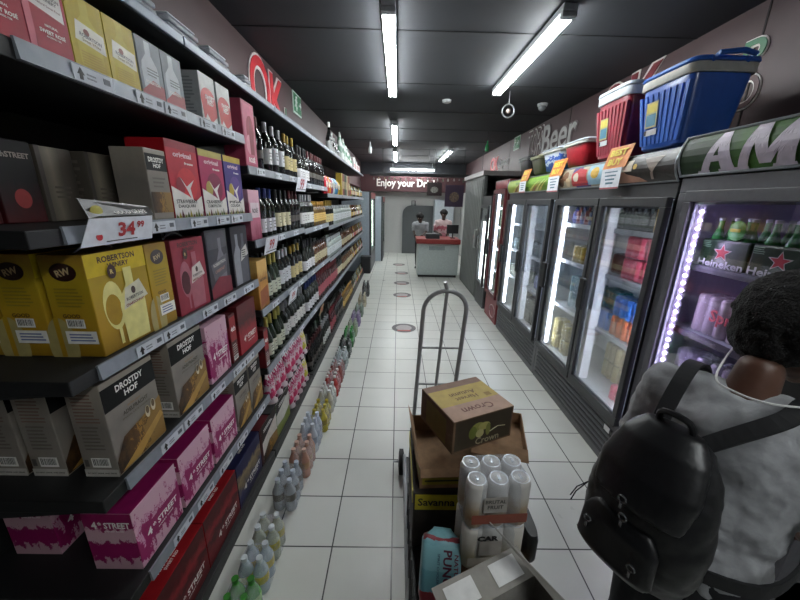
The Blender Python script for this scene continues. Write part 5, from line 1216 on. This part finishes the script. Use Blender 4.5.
for x in (.055, .50):
    for y in ((1.95, .6)):
        w_ = MB(); 
        r = .085 if y > 1 else .06
        w_.lathe((x-.015, y, r+.002), [(r*.7, -.0), (r, .004), (r, .032), (r*.7, .036)], mat('#1c1c1d', .7), 20, ax='x'); wh = w_.build('wheel', t, True)
        MB().lathe((x-.018, y, r+.002), [(r*.4, 0), (r*.4, .042)], STEEL, 14, ax='x').build('hub', wh, True)
        if y < 1: MB().box(x-.02, x+.025, y-.02, y+.02, r*1.6, .13, STEEL).build('caster_fork', t)

# ---- load
def crate(label, x0, x1, y0, y1, z0, z1, m_=None):
    t = thing('plastic_crate', label, 'crate', ((x0+x1)/2, (y0+y1)/2, z0)); m_ = m_ or mat('#141517', .5)
    a = MB(); th = .012
    a.box(x0, x1, y0, y1, z0, z0+th, m_)
    for (p, q, r, s) in ((x0, x0+th, y0, y1), (x1-th, x1, y0, y1), (x0+th, x1-th, y0, y0+th), (x0+th, x1-th, y1-th, y1)): a.box(p, q, r, s, z0+th, z1, m_, .002)
    a.build('crate_body', t)
    a = MB(); n = 5
    for k in range(n): y = y0+(y1-y0)*(k+.5)/n; a.box(x0-.004, x0, y-.006, y+.006, z0+.02, z1-.02, m_)
    for k in range(4): x = x0+(x1-x0)*(k+.5)/4; a.box(x-.006, x+.006, y0-.004, y0, z0+.02, z1-.02, m_)
    a.build('side_rib', t); MB().box(x0-.006, x1+.006, y0-.006, y0+th, z1-.02, z1-.002, m_, .003).build('rim', t)
    MB().box(x0+th+.002, x1-th-.002, y0+th+.002, y1-th-.002, z1-.03, z1-.004, mat('#1f1d1b', .8)).build('fill_board', t)
    return t
crate('black crate at the bottom of the rear stack on the hand truck', .085, .49, 1.08, 1.48, .175, .44)
crate('black crate at the bottom of the front stack on the hand truck', .085, .49, .70, 1.06, .175, .46)
CY = mat('#c9b82c', .5)
t = thing('cider_case', 'brown cider case with yellow script label in the rear stack', 'case', (.29, 1.28, .445))
MB().box(.085, .485, 1.07, 1.48, .445, .73, mat('#2c2622', .7, vary=.15), .004).build('case_body', t)
a = MB()
a.box(.092, .265, 1.0665, 1.0698, .650, .724, CY); a.text('Savanna', (.178, 1.0655, .690), (1, 0, 0), (0, 0, 1), .15, INK, height=.038, bold=.02)
a.box(.0815, .0848, 1.09, 1.46, .660, .722, CY)
a.text('DRY', (.29, 1.0655, .53), (1, 0, 0), (0, 0, 1), .1, mat('#8c8a6c', .6)) if 0 else None
a.build('front_label', t)
for y in (1.075, 1.47): pass
def tray(label, x0, x1, y0, y1, z0, z1, m_, flaps=(), rz=0, print_=None):
    cx, cy = (x0+x1)/2, (y0+y1)/2
    t = thing('open_carton', label, 'carton', (cx, cy, z0)); a = MB(); th = .004
    hx, hy, h = (x1-x0)/2, (y1-y0)/2, z1-z0
    a.box(-hx, hx, -hy, hy, 0, th, m_)
    for (p, q, r, s) in ((-hx, -hx+th, -hy, hy), (hx-th, hx, -hy, hy), (-hx+th, hx-th, -hy, -hy+th), (-hx+th, hx-th, hy-th, hy)): a.box(p, q, r, s, th, h, m_)
    a.build('carton_body', t, local=True)
    for (side, ln, ang) in flaps:
        ca, sa = math.cos(math.radians(ang)), math.sin(math.radians(ang)); b = MB()
        if side == 'L': b.plate([(-hx, -hy, h), (-hx-ln*ca, -hy-.005, h+ln*sa), (-hx-ln*ca, hy+.005, h+ln*sa), (-hx, hy, h)], (0, 0, 1), .003, CARDIN)
        if side == 'R': b.plate([(hx, -hy, h), (hx+ln*ca, -hy, h+ln*sa), (hx+ln*ca, hy, h+ln*sa), (hx, hy, h)], (0, 0, 1), .003, CARDIN)
        if side == 'F': b.plate([(-hx, -hy, h), (hx, -hy, h), (hx, -hy-ln*ca, h+ln*sa), (-hx, -hy-ln*ca, h+ln*sa)], (0, 0, 1), .003, CARDIN)
        if side == 'B': b.plate([(-hx, hy, h), (hx, hy, h), (hx, hy+ln*ca, h+ln*sa), (-hx, hy+ln*ca, h+ln*sa)], (0, 0, 1), .003, CARDIN)
        b.build('flap', t, local=True)
    if print_: print_(t, hx, hy, h)
    t.rotation_euler = (0, 0, math.radians(rz)); return t
def pr1(t, hx, hy, h):
    a = MB(); a.box(-hx+.01, hx*.35, -hy-.002, -hy-.0002, .02, h-.015, mat('#8f8020', .5)); a.box(-hx-.002, -hx-.0002, -hy+.01, hy-.01, .02, h-.02, mat('#8f8020', .5))
    for k in range(3): a.box(-hx+.02, hx*.25, -hy-.003, -hy-.0018, .035+.02*k, .042+.02*k, mat('#2c2a18', .5))
    a.build('side_print', t, local=True)
tray('open brown tray with yellow printed sides under the closed carton', .10, .45, 1.10, 1.46, .732, .825, CARD, flaps=(('L', .06, 70), ('F', .03, -50)), rz=3, print_=pr1)
tray('shallow brown tray sticking out to the right of the rear stack', .36, .585, 1.16, 1.42, .827, .886, CARD, flaps=(('F', .055, -20),), rz=-14)
# closed carton with pale and yellow top label
t = thing('closed_carton', 'brown carton with yellow and pink top label on top of the rear stack', 'carton', (.315, 1.285, .888))
cw, cd, ch_ = .30, .265, .15
MB().box(-cw/2, cw/2, -cd/2, cd/2, 0, ch_, mat('#6f5640', .7, vary=.12), .003).build('carton_body', t, local=True)
a = MB(); e = ch_+.0006
def TP(u, v, dz=0): return (-cw/2+cw*u, -cd/2+cd*v, e+dz)
def tr(u0, v0, u1, v1, m_, dz=0): a.add([TP(u0, v0, dz), TP(u1, v0, dz), TP(u1, v1, dz), TP(u0, v1, dz)], [(0, 1, 2, 3)], m_)
tr(0.01, .0, .99, .36, mat('#b08e78', .6)); tr(.01, .36, .99, .82, mat('#b79d46', .55)); tr(.01, .82, .99, .99, mat('#8a6e5c', .7))
a.text('Autumn', (0, .03, e+.0004), (-1, 0, 0), (0, -1, 0), .13, mat('#6a4a1c', .6)); a.text('Harvest', (0, -.005, e+.0004), (-1, 0, 0), (0, -1, 0), .11, mat('#6a4a1c', .6)); tr(.8, .4, .9, .5, mat('#8e6f1e', .6), .0004)
a.text('Gold Crown', (0, -.085, e+.0004), (-1, 0, 0), (0, -1, 0), .17, mat('#6a3f30', .6)) if 0 else a.text('Crown', (0, -.085, e+.0004), (-1, 0, 0), (0, -1, 0), .15, mat('#6a3f30', .6))
a.build('top_label', t, local=True)
a = MB(); yf = -cd/2-.0006
a.add([(-cw/2+.01, yf, .01), (cw/2-.01, yf, .01), (cw/2-.01, yf, ch_-.005), (-cw/2+.01, yf, ch_-.005)], [(0, 1, 2, 3)], mat('#3d3426', .6))
for k, (x, z, rx, rz_, c) in enumerate([(-.03, .09, .035, .028, '#9a9a50'), (-.055, .075, .02, .03, '#6f7a34'), (.0, .095, .03, .018, '#b5b06a'), (-.02, .065, .02, .02, '#c2bd84'), (.02, .075, .012, .03, '#7f8440')]):
    a.add([(x+rx*math.cos(i*PI/8), yf-.0003*(k+1), z+rz_*math.sin(i*PI/8)) for i in range(16)], [tuple(range(16))], mat(c, .5))
a.tube([(.03, yf-.001, .06), (.07, yf-.001, .075), (.11, yf-.001, .068)], .0015, mat('#c9c4a0', .6), 4)
a.text('Crown', (.02, yf-.002, .03), (1, 0, 0), (0, 0, 1), .12, mat('#a59f84', .6))
xl = -cw/2-.0006
a.add([(xl, -cd/2+.05, .012), (xl, cd/2-.05, .012), (xl, cd/2-.05, ch_-.02), (xl, -cd/2+.05, ch_-.02)], [(0, 3, 2, 1)], mat('#7a6a34', .6))
a.build('side_print', t, local=True)
t.rotation_euler = (0, 0, math.radians(24))
# front stack
t = thing('closed_carton', 'plain brown carton under the can packs in the front stack', 'carton', (.37, .89, .465))
MB().box(.262, .475, .76, 1.035, .465, .665, CARD, .003).build('carton_body', t)
SIL = mat('#dde1e6', .38, .35, vary=0)
def canp(label, z, bodyc, bandc, word, wordc, z1c):
    r, h = .0355, .172
    o = shrinkpack('can_pack', label, 'can pack', .335, .895, z, 3, 2, r, h, bodyc, SIL, key=label, wrapmat=film('can_wrap', '#eef1f4', .20))
    a = MB(); y = -.0755
    o2 = o
    a.add([(-.055, y, .075), (.02, y, .075), (.02, y, .135), (-.055, y, .135)], [(0, 1, 2, 3)], mat('#a39e96', .5))
    if word: 
        a.text(word[0], (-.018, y-.001, .118), (1, 0, 0), (0, 0, 1), .066, wordc, height=.014); a.text(word[1], (-.018, y-.001, .097), (1, 0, 0), (0, 0, 1), .05, wordc, height=.014)
    a.add([(-.09, y, .03), (.09, y, .03), (.09, y, .066), (-.09, y, .066)], [(0, 1, 2, 3)], mat(bandc, .5))
    a.build('wrap_print', o, local=True)
    o.rotation_euler = (0, 0, math.radians(4)); return o
canp('clear wrapped six pack of silver topped cans on top of the front stack', .846, bands('can_beige_print', [(0, '#c9c0ae'), (.22, '#a8825c'), (.42, '#b5a283'), (.7, '#c9c6c0')], .12, 5, mode='LINEAR'), '#8a4a3a', ('BRUTAL', 'FRUIT'), mat('#3c3a38', .5), 0)
o = canp('lower white wrapped six pack of cans directly under the silver topped pack', .667, bands('can_white_print', [(0, '#c2bda8'), (.3, '#b9b08c'), (.6, '#cfcabc'), (1, '#d5d2ca')], .12, 5, mode='LINEAR'), '#c2beb0', None, None, 0)
a = MB().text('CARLING', (0, -.077, .135), (1, 0, 0), (0, 0, 1), .14, INK, height=.03) if 0 else MB().text('CAR', (-.03, -.078, .15), (1, 0, 0), (0, 0, 1), .07, INK, height=.022, bold=.06)
a.build('wrap_lettering', o, local=True)
# blue punch pack, tilted in the gap on the left
t = thing('drink_pouch_pack', 'light blue pack with dark vertical punch lettering left of the cans', 'pack', (.145, .86, .50))
BP = bands('blue_punch_print', [(0, '#a8444c'), (.18, '#6fa9b4'), (.5, '#86bcc4'), (.86, '#7fb4be'), (.93, '#8a3a44')], .10, 5, rough=.25)
MB().box(-.068, .068, -.035, .035, 0, .19, BP, .018).build('pack_body', t, 'all', local=True)
a = MB()
a.text('PUNCH', (.018, -.0362, .09), (0, 0, -1), (1, 0, 0), .13, mat('#5c1f3a', .4), height=.03, bold=.03); a.text('NATURES', (.048, -.0362, .095), (0, 0, -1), (1, 0, 0), .10, mat('#7a2f4a', .4), height=.014); a.text('SPIRIT COOLER', (-.012, -.0362, .10), (0, 0, -1), (1, 0, 0), .085, mat('#38506a', .4), height=.008)
a.build('pack_lettering', t, local=True)
MB().loft([((0, 0, .185), (.06, 0, 0), (0, .028, 0)), ((0, 0, .205), (.035, 0, 0), (0, .006, 0)), ((0, 0, .212), (.03, 0, 0), (0, .003, 0))], mat('#86bcc4', .25, bump=.4), 16).build('wrap_seam', t, True, local=True)
t.rotation_euler = (math.radians(-38), math.radians(4), math.radians(-4)); t.location = (.160, .785, .575)
t = thing('drink_pouch_pack', 'salmon pink wrapped pack under the light blue pack at the left edge', 'pack', (.11, .70, .47))
MB().loft([((.13, .76, .468), (.03, 0, 0), (0, .05, 0)), ((.13, .76, .49), (.045, 0, 0), (0, .07, 0)), ((.13, .76, .58), (.04, 0, 0), (0, .06, 0)), ((.13, .76, .61), (.015, 0, 0), (0, .03, 0))], mat('#a8505a', .3, bump=.4), 18).build('pack_body', t, True)
# nearest grey carton, flaps open, white stickers
GC = mat('#96938c', .75, vary=.06)
t = thing('grey_open_carton', 'grey open carton with two white stickers at the bottom of the picture', 'carton', (.30, .52, .17))
c0 = Vector((.31, .485, 0)); an = math.radians(24); ux = Vector((math.cos(an), math.sin(an), 0)); uy = Vector((-math.sin(an), math.cos(an), 0))
def CP(a_, b_, z): p = c0+ux*a_+uy*b_; return (p.x, p.y, z)
def wallp(mb, a0, b0, a1, b1, z0, z1, th=.005):
    d = (ux*(a1-a0)+uy*(b1-b0)).normalized(); n = d.cross(Vector((0, 0, 1)))
    mb.plate([CP(a0, b0, z0), CP(a1, b1, z0), CP(a1, b1, z1), CP(a0, b0, z1)], n, th, GC)
a = MB(); W2, D2 = .14, .12; zt = .90
a.plate([CP(-W2, -D2, .47), CP(W2, -D2, .47), CP(W2, D2, .47), CP(-W2, D2, .47)], (0, 0, 1), .005, GC)
for (p, q, r, s) in ((-W2, -D2, W2, -D2), (W2, -D2, W2, D2), (W2, D2, -W2, D2), (-W2, D2, -W2, -D2)): wallp(a, p, q, r, s, .47, zt)
a.build('carton_body', t)
a = MB(); a.plate([CP(-W2, D2, zt), CP(W2, D2, zt), CP(W2, D2+.075, zt+.015), CP(-W2, D2+.075, zt+.015)], (0, 0, -1), .003, GC); f = a.build('back_flap', t)
a = MB()
for s0 in (-.115, .025): a.plate([CP(s0, D2+.012, zt+.0042), CP(s0+.085, D2+.012, zt+.0042), CP(s0+.085, D2+.062, zt+.0142), CP(s0, D2+.062, zt+.0142)], (0, 0, 1), .0012, WHT)
a.build('white_sticker', f)
a = MB(); a.plate([CP(W2, -D2, zt), CP(W2, D2, zt), CP(W2-.09, D2+.10, zt+.115), CP(W2+.02, -D2, zt+.03)], (ux.x, ux.y, 0), .003, GC); a.build('side_flap', t)
a = MB(); a.plate([CP(-W2, -D2, zt), CP(-W2, D2, zt), CP(-W2-.09, D2, zt+.01), CP(-W2-.09, -D2, zt+.01)], (0, 0, 1), .003, mat('#b9b7b2', .7)); a.build('left_flap', t)
MB().box(.14, .50, .36, .66, .17, .465, mat('#2a2926', .8), .003).build('base_box', t)
def bcan(i, j):
    def mk():
        q = thing('drink_can', None, None)
        b = MB().lathe((0, 0, 0), [(.025, 0), (.032, .01), (.032, .135), (.027, .15)], mat('#2c2e33', .3, .3), 16).build('can_body', q, 'all')
        MB().lathe((0, 0, 0), [(.027, .15), (.028, .154), (.024, .154), (.023, .149), (.001, .149)], SIL, 16, cap=False).build('can_lid', q, True)
        return q
    return mk
for i in range(3):
    for j in range(3):
        p = CP(-.095+i*.0735, -.078+j*.075, .73)
        place('bcan', bcan(i, j), p, 'dark drink can standing inside the grey open carton', 'can', 'cans inside the grey carton')
MB().plate([CP(-W2+.01, -D2+.01, .715), CP(W2-.01, -D2+.01, .715), CP(W2-.01, D2-.01, .715), CP(-W2+.01, D2-.01, .715)], (0, 0, 1), .012, GC).build('inner_tray', t)
# black tote under the can packs, curved end on the right
t = thing('black_tote', 'black rounded tote beside the front stack, right of the can packs', 'tote', (.50, .93, .16))
a = MB(); n = 24
pr = [(.022*math.copysign(abs(math.cos(2*PI*i/n))**.6, math.cos(2*PI*i/n)), .09*math.copysign(abs(math.sin(2*PI*i/n))**.6, math.sin(2*PI*i/n))) for i in range(n)]
vs = [(.478+p[0]*k, .93+p[1]*k, z) for z, k in ((.667, .9), (.69, 1), (.77, 1), (.785, .9)) for p in pr]
a.add(vs, [(j*n+i, j*n+(i+1) % n, (j+1)*n+(i+1) % n, (j+1)*n+i) for j in range(3) for i in range(n)]+[tuple(range(n-1, -1, -1)), tuple(3*n+i for i in range(n))], mat('#1d1e20', .35)); a.build('tote_body', t, True); t.location.z = .667
bpy.data.objects['tote_body'].data.transform(Matrix.Translation((0, 0, -.507)))

# ================================================================== PEOPLE
def remesh(mb, name, parent, voxel, mt, smooth=4, local=False, disp=0):
    o = mb.build(name, parent, True, local=local)
    md = o.modifiers.new('r', 'REMESH'); md.mode = 'VOXEL'; md.voxel_size = voxel; md.use_smooth_shade = True
    sm = o.modifiers.new('s', 'SMOOTH'); sm.factor = .5; sm.iterations = smooth
    if disp:
        tx = bpy.data.textures.new('cl', 'CLOUDS'); tx.noise_scale = disp[1]
        dm = o.modifiers.new('d', 'DISPLACE'); dm.texture = tx; dm.strength = disp[0]; dm.mid_level = .5
    bpy.context.view_layer.update(); dg = bpy.context.evaluated_depsgraph_get()
    me = bpy.data.meshes.new_from_object(o.evaluated_get(dg)); o.modifiers.clear(); o.data = me
    me.materials.clear(); me.materials.append(mt)
    me.polygons.foreach_set('use_smooth', [True]*len(me.polygons)); return o
def hand(b, wrist, d, up, side, S, curl=.5):
    """palm and five fingers: d towards the fingers, up = back of the hand, side = thumb direction"""
    d, up, side = Vector(d).normalized(), Vector(up).normalized(), Vector(side).normalized(); w_ = Vector(wrist)
    b.sphere(w_+d*.045, .04, S, 2, (1, 1, 1), None)
    for k, (o_, L_) in enumerate([(.030, .075), (.010, .085), (-.010, .078), (-.030, .062)]):
        p = w_+d*.07+side*o_; b.capsule(w_+d*.02+side*o_*.6, p, .014, .0115, S, 8)
        q = p+(d*math.cos(curl)-up*math.sin(curl))*L_*.5; b.capsule(p, q, .0105, .0095, S, 8)
        r = q+(d*math.cos(curl*2.2)-up*math.sin(curl*2.2))*L_*.5; b.capsule(q, r, .0095, .008, S, 8)
    p = w_+d*.03+side*.03; q = p+(d*.7+side*.8-up*.2).normalized()*.035; b.capsule(p, q, .014, .012, S, 8); b.capsule(q, q+(d*.9+side*.3-up*.4).normalized()*.032, .011, .009, S, 8)
def person(label, loc, rz, pose, skin, shirtm, pantm, hairm, h=1.7, voxel=.009, hair=1.0, longhair=False):
    """local frame: faces +Y, left side is -X. pose: dict of joints"""
    t = thing('person', label, 'person', loc); S = mat(skin, .5, vary=.05)
    J = dict(lean=0.0, hx=0, turn=0, nod=0, lsh=(-.185, 0, 1.40), rsh=(.185, 0, 1.40), lel=(-.235, -.03, 1.12), rel=(.235, -.03, 1.12), lwr=(-.22, .14, .93), rwr=(.22, .14, .93), lf=(-.1, 0, 0), rf=(.1, 0, 0))
    J.update(pose); V = Vector; ln = J['lean']
    def B(x, y, z):      # spine bends forward above the hips
        k = max(0, z-.95); return V((x, y*math.cos(ln)+k*math.sin(ln), .95+k*math.cos(ln)-y*math.sin(ln)) if z > .95 else (x, y, z))
    nk = B(0, -.005, 1.50); hd0 = B(J.get('hlx', 0), .02+J['hx'], 1.625-J.get('hdz', 0))
    b = MB()
    def torso(mb, g, m_, z0=.86, top=True):
        secs = [(z0, .155, .105), (.95, .165, .115), (1.05, .15, .105), (1.18, .158, .11), (1.30, .178, .12), (1.38, .185, .108), (1.43, .15, .085), (1.47, .085, .062)]
        L_ = []
        for z, rx, ry in secs: L_.append((B(0, 0, z), (rx+g, 0, 0), V((0, (ry+g)*math.cos(ln), -(ry+g)*math.sin(ln)))))
        mb.loft(L_, m_, 22)
    torso(b, -.008, S)
    b.capsule(B(0, -.012, 1.42), nk+V((0, .01, .04)), .062, .052, S)
    # head
    Rz = Euler((-J['nod'], 0, -J['turn'])); M = Rz.to_matrix()
    H_ = lambda x, y, z: hd0+M @ V((x, y, z))
    b.sphere(H_(0, -.008, .03), .1, S, 3, (.78, .96, 1.0), Rz); b.sphere(H_(0, .03, -.045), .075, S, 3, (.80, .82, .85), Rz)
    b.capsule(H_(0, .085, .005), H_(0, .105, -.028), .011, .015, S, 8); b.sphere(H_(0, .082, -.062), .02, S, 2, (1.25, .6, .55), Rz); b.sphere(H_(0, .068, -.095), .024, S, 2)
    for s in (-1, 1):
        b.sphere(H_(s*.032, .075, .028), .02, S, 2, (1, .5, .5), Rz); b.sphere(H_(s*.082, .0, .0), .03, S, 2, (.35, .65, 1.05), Rz)
    for s, sh, el, wr in ((-1, 'lsh', 'lel', 'lwr'), (1, 'rsh', 'rel', 'rwr')):
        a_, e_, w_ = B(*J[sh]), V(J[el]), V(J[wr]); b.capsule(a_, e_, .048, .038, S); b.capsule(e_, w_, .038, .026, S); b.sphere(a_, .058, S)
        d = (w_-e_).normalized(); up = V((s*.7, -.2, .6)); up = (up-d*up.dot(d)).normalized(); hand(b, w_, d, up, up.cross(d)*(-s), S, J.get('curl', .45))
    for s, f in ((-1, 'lf'), (1, 'rf')):
        hp = V((s*.09, 0, .92)); ft = V(J[f]); kn = (hp+ft)/2+V((s*.01, .035, .02)); an_ = ft+V((0, 0, .09))
        b.capsule(hp, kn, .085, .055, S); b.capsule(kn, an_, .053, .035, S); b.capsule(an_, ft+V((0, .14, .035)), .04, .032, S); b.sphere(ft+V((0, -.03, .04)), .038, S)
    remesh(b, 'body', t, voxel, S, 3, local=True)
    # shirt
    c = MB(); torso(c, .016, shirtm, .84); c.capsule(B(-.10, -.01, 1.425), B(.10, -.01, 1.425), .068, .068, shirtm)
    for sh, el in (('lsh', 'lel'), ('rsh', 'rel')):
        a_, e_ = B(*J[sh]), V(J[el]); c.capsule(a_, a_+(e_-a_)*.78, .072, .064, shirtm); c.capsule(B(0, 0, 1.37), a_, .09, .075, shirtm)
    remesh(c, 't_shirt', t, voxel, shirtm, 4, local=True, disp=(.038, .09))
    c = MB()
    for s, f in ((-1, 'lf'), (1, 'rf')):
        hp = V((s*.085, 0, .93)); ft = V(J[f]); kn = (hp+ft)/2+V((s*.01, .03, .02)); c.capsule(hp, kn, .103, .075, pantm); c.capsule(kn, ft+V((0, 0, .10)), .073, .058, pantm)
    c.loft([(V((0, 0, .84)), (.17, 0, 0), (0, .125, 0)), (V((0, 0, .98)), (.17, 0, 0), (0, .125, 0))], pantm)
    remesh(c, 'trousers', t, voxel*1.3, pantm, 4, local=True)
    for s, f in ((-1, 'lf'), (1, 'rf')):
        ft = V(J[f]); c = MB(); c.capsule(ft+V((0, -.05, .045)), ft+V((0, .16, .04)), .05, .045, BLK); c.box(ft.x-.045, ft.x+.045, ft.y-.09, ft.y+.2, ft.z+.002, ft.z+.03, BLK, .01)
        remesh(c, 'shoe', t, .012, mat('#26262a', .5), 2, local=True)
    # hair
    c = MB(); k = hair
    c.sphere(H_(0, -.022, .058), .108*k, hairm, 3, (.88, .98, .92), Rz); c.sphere(H_(0, -.055, .015), .09*k, hairm, 3, (.9, .75, 1.0), Rz)
    for s in (-1, 1): c.sphere(H_(s*.05*k, -.03, .05), .07*k, hairm, 2)
    if longhair: c.sphere(H_(0, -.10, -.03), .07, hairm, 2)
    remesh(c, 'hair', t, .008, hairm, 2, local=True, disp=(.018, .02))
    c = MB()
    for s in (-1, 1): c.sphere(H_(s*.032, .087, .026), .0115, mat('#d8d4cf', .3), 2); c.sphere(H_(s*.032, .0965, .026), .006, mat('#1d1512', .2), 2)
    c.build('eyes', t, True, local=True)
    c = MB()
    for s in (-1, 1): c.tube([H_(s*.018, .095, .045), H_(s*.033, .096, .050), H_(s*.048, .088, .045)], .003, hairm, 5)
    c.tube([H_(-.022, .098, -.062), H_(0, .103, -.061), H_(.022, .098, -.062)], .0045, mat('#5a2c28', .5), 6)
    c.build('brows_and_mouth', t, True, local=True)
    t.rotation_euler = (0, 0, rz)
    return t, B, H_
HAIRM = mat('#0e0c0c', .8, vary=.2, bump=1.0, scale=180)
TEE = mat('#a6a8ab', .95, vary=.08, bump=.3, scale=30)
PX, PY, PR, PS = .90, .76, math.radians(-64), .94
pt, B_, H0 = person('person in grey t-shirt seen from behind beside the fridges, dark short hair', (PX, PY, 0), PR,
    dict(hx=.07, hlx=.02, hdz=-.015, lean=.13, turn=.65, nod=.35, lel=(-.25, .06, 1.13), rel=(.25, .06, 1.13), lwr=(-.18, .27, 1.02), rwr=(.18, .27, 1.02)), '#5a3c2e', TEE, mat('#26282c', .9, vary=.1), HAIRM, hair=1.38)
pt.scale = (PS, PS, PS)
# backpack in the person's frame
MP = Matrix.Translation((PX, PY, 0)) @ Matrix.Rotation(PR, 4, 'Z')
bp = thing('backpack', 'black leather backpack worn on the back of the person in grey', 'backpack', (PX, PY, 0))
LEA = mat('#111215', .38, vary=.1, bump=.25, scale=14); STR = mat('#17181b', .6); MTL = mat('#8a8c90', .25, .9)
BXC = -.05
a = MB(); V = Vector
secs = []
for z, rx, ry, dy in [(.86, .10, .03, 0), (.88, .13, .06, 0), (.95, .152, .085, -.005), (1.05, .158, .095, -.01), (1.16, .15, .09, -.01), (1.24, .13, .075, -.005), (1.31, .10, .055, 0), (1.345, .05, .025, .0)]:
    k = max(0, z-.95)
    secs.append((V((BXC, -.235+k*.10+dy, z+.06)), (rx, 0, 0), (0, ry, 0)))
a.loft(secs, LEA, 24); remesh(a, 'pack_body', bp, .010, LEA, 4, local=True, disp=(.016, .07))
a = MB(); a.loft([(V((BXC-.01, -.315, 0.960)), (.09, 0, 0), (0, .02, 0)), (V((BXC-.01, -.33, 1.000)), (.11, 0, 0), (0, .03, 0)), (V((BXC-.01, -.325, 1.100)), (.105, 0, 0), (0, .03, 0)), (V((BXC-.01, -.315, 1.140)), (.08, 0, 0), (0, .02, 0))], LEA, 20)
remesh(a, 'front_pocket', bp, .010, LEA, 3, local=True)
a = MB(); a.loft([(V((BXC, -.30, 1.190)), (.115, 0, 0), (0, .045, 0)), (V((BXC, -.275, 1.280)), (.125, 0, 0), (0, .05, 0)), (V((BXC, -.225, 1.360)), (.105, 0, 0), (0, .05, 0)), (V((BXC, -.195, 1.405)), (.07, 0, 0), (0, .03, 0))], LEA, 20)
remesh(a, 'top_flap', bp, .010, LEA, 3, local=True)
for (x, z, y) in ((-.08, 1.08, -.355), (.05, 1.04, -.352), (-.01, 1.215, -.348), (.0, 1.16, -.345)):
    a = MB(); a.tube([(BXC+x+.010*math.cos(i*PI/5), y, z+.010*math.sin(i*PI/5)) for i in range(10)], .003, MTL, 6, closed=True); a.box(BXC+x-.004, BXC+x+.004, y-.004, y+.004, z-.03, z-.01, MTL, .001); a.build('metal_buckle', bp, True, local=True)
a = MB(); a.tube(smooth_path([(BXC-.04, -.19, 1.39), (BXC-.03, -.205, 1.435), (BXC+.03, -.205, 1.435), (BXC+.04, -.19, 1.39)]), .009, LEA, 8); a.build('grab_handle', bp, True, local=True)
a = MB(); a.tube([(BXC-.145, -.27, 1.12), (BXC-.165, -.29, 1.09), (BXC-.175, -.30, 1.05)], .002, STR, 5); a.tube([(BXC-.145, -.27, 1.12), (BXC-.16, -.30, 1.08), (BXC-.165, -.31, 1.045)], .002, STR, 5); a.build('zip_cord', bp, True, local=True)
def strap(s):
    # from the pack top over the shoulder, down the chest, back under the arm
    pts = [(BXC+s*.04, -.18, 1.35), (BXC*.6+s*.07, -.14, 1.41), (s*.105, -.08, 1.487), (s*.115, -.01, 1.515), (s*.12, .07, 1.49), (s*.125, .135, 1.40), (s*.14, .155, 1.28), (s*.175, .115, 1.14), (s*.20, .02, 1.07), (s*.175, -.11, 1.04), (BXC+s*.11, -.18, 1.01)]
    nr = [(0, -1, .3), (0, -.8, .6), (0, -.5, .9), (0, .1, 1), (0, .7, .7), (0, 1, .2), (0, 1, 0), (s*.7, .7, 0), (s, 0, 0), (s*.7, -.8, 0), (0, -1, 0)]
    pts = [tuple(p) for p in smooth_path(pts, 5)]; nr = [tuple(p) for p in smooth_path(nr, 5)]; wd = []
    for i in range(len(pts)):
        p0 = V(pts[max(0, i-1)]); p1 = V(pts[min(len(pts)-1, i+1)]); tt = (p1-p0).normalized(); wd.append(tt.cross(V(nr[i]).normalized()).normalized()*.020)
    MB().ribbon(pts, wd, nr, .008, STR).build('shoulder_strap', bp, local=True)
strap(-1); strap(1)
bp.rotation_euler = (0, 0, PR); bp.scale = (PS, PS, PS)
# earphones
t = thing('earphones', 'white earphone cable running from the ear of the person in grey', 'earphones', (PX, PY, 0))
e0 = H0(-.10, .0, -.02); e1 = H0(-.105, -.02, -.08)
a = MB(); a.sphere(e0, .012, WHT, 2); a.build('earbud', t, True, local=True)
MB().tube(smooth_path([tuple(e0), tuple(H0(-.092, -.03, -.06)), tuple(H0(-.075, -.055, -.10)), (-.035, -.085, 1.535), (.01, -.10, 1.52), (.07, -.095, 1.52), (.12, -.05, 1.525), (.145, .03, 1.52), (.13, .11, 1.47), (.10, .17, 1.27)]), .0028, WHT, 6).build('cable', t, True, local=True)
t.rotation_euler = (0, 0, PR); t.scale = (PS, PS, PS)
# far people behind the counter
person('person in pale top leaning over the red counter, left of the cashier', (.68, 9.75, 0), PI*.93, dict(lean=.5, nod=.4, lel=(-.2, .25, 1.15), rel=(.2, .25, 1.15), lwr=(-.12, .45, 1.06), rwr=(.12, .45, 1.06)), '#3c2a22', mat('#9a9ea2', .8), mat('#22242a', .8), HAIRM, voxel=.013)[0].scale = (.94, .94, .94)
person('cashier in pink and white top standing behind the red counter', (1.27, 9.6, 0), PI, dict(lean=.08, nod=.35, lel=(-.24, .06, 1.14), rel=(.24, .06, 1.14), lwr=(-.14, .26, 1.10), rwr=(.14, .26, 1.10)), '#3f2b22', bands('pink_white_top', [(0, '#b57a84'), (.4, '#c9a9ac'), (.55, '#b0606e'), (.7, '#d0b8b8')], .3, 9), mat('#22242a', .8), HAIRM, voxel=.013)[0].scale = (.95, .95, .95)
bpy.context.view_layer.update()
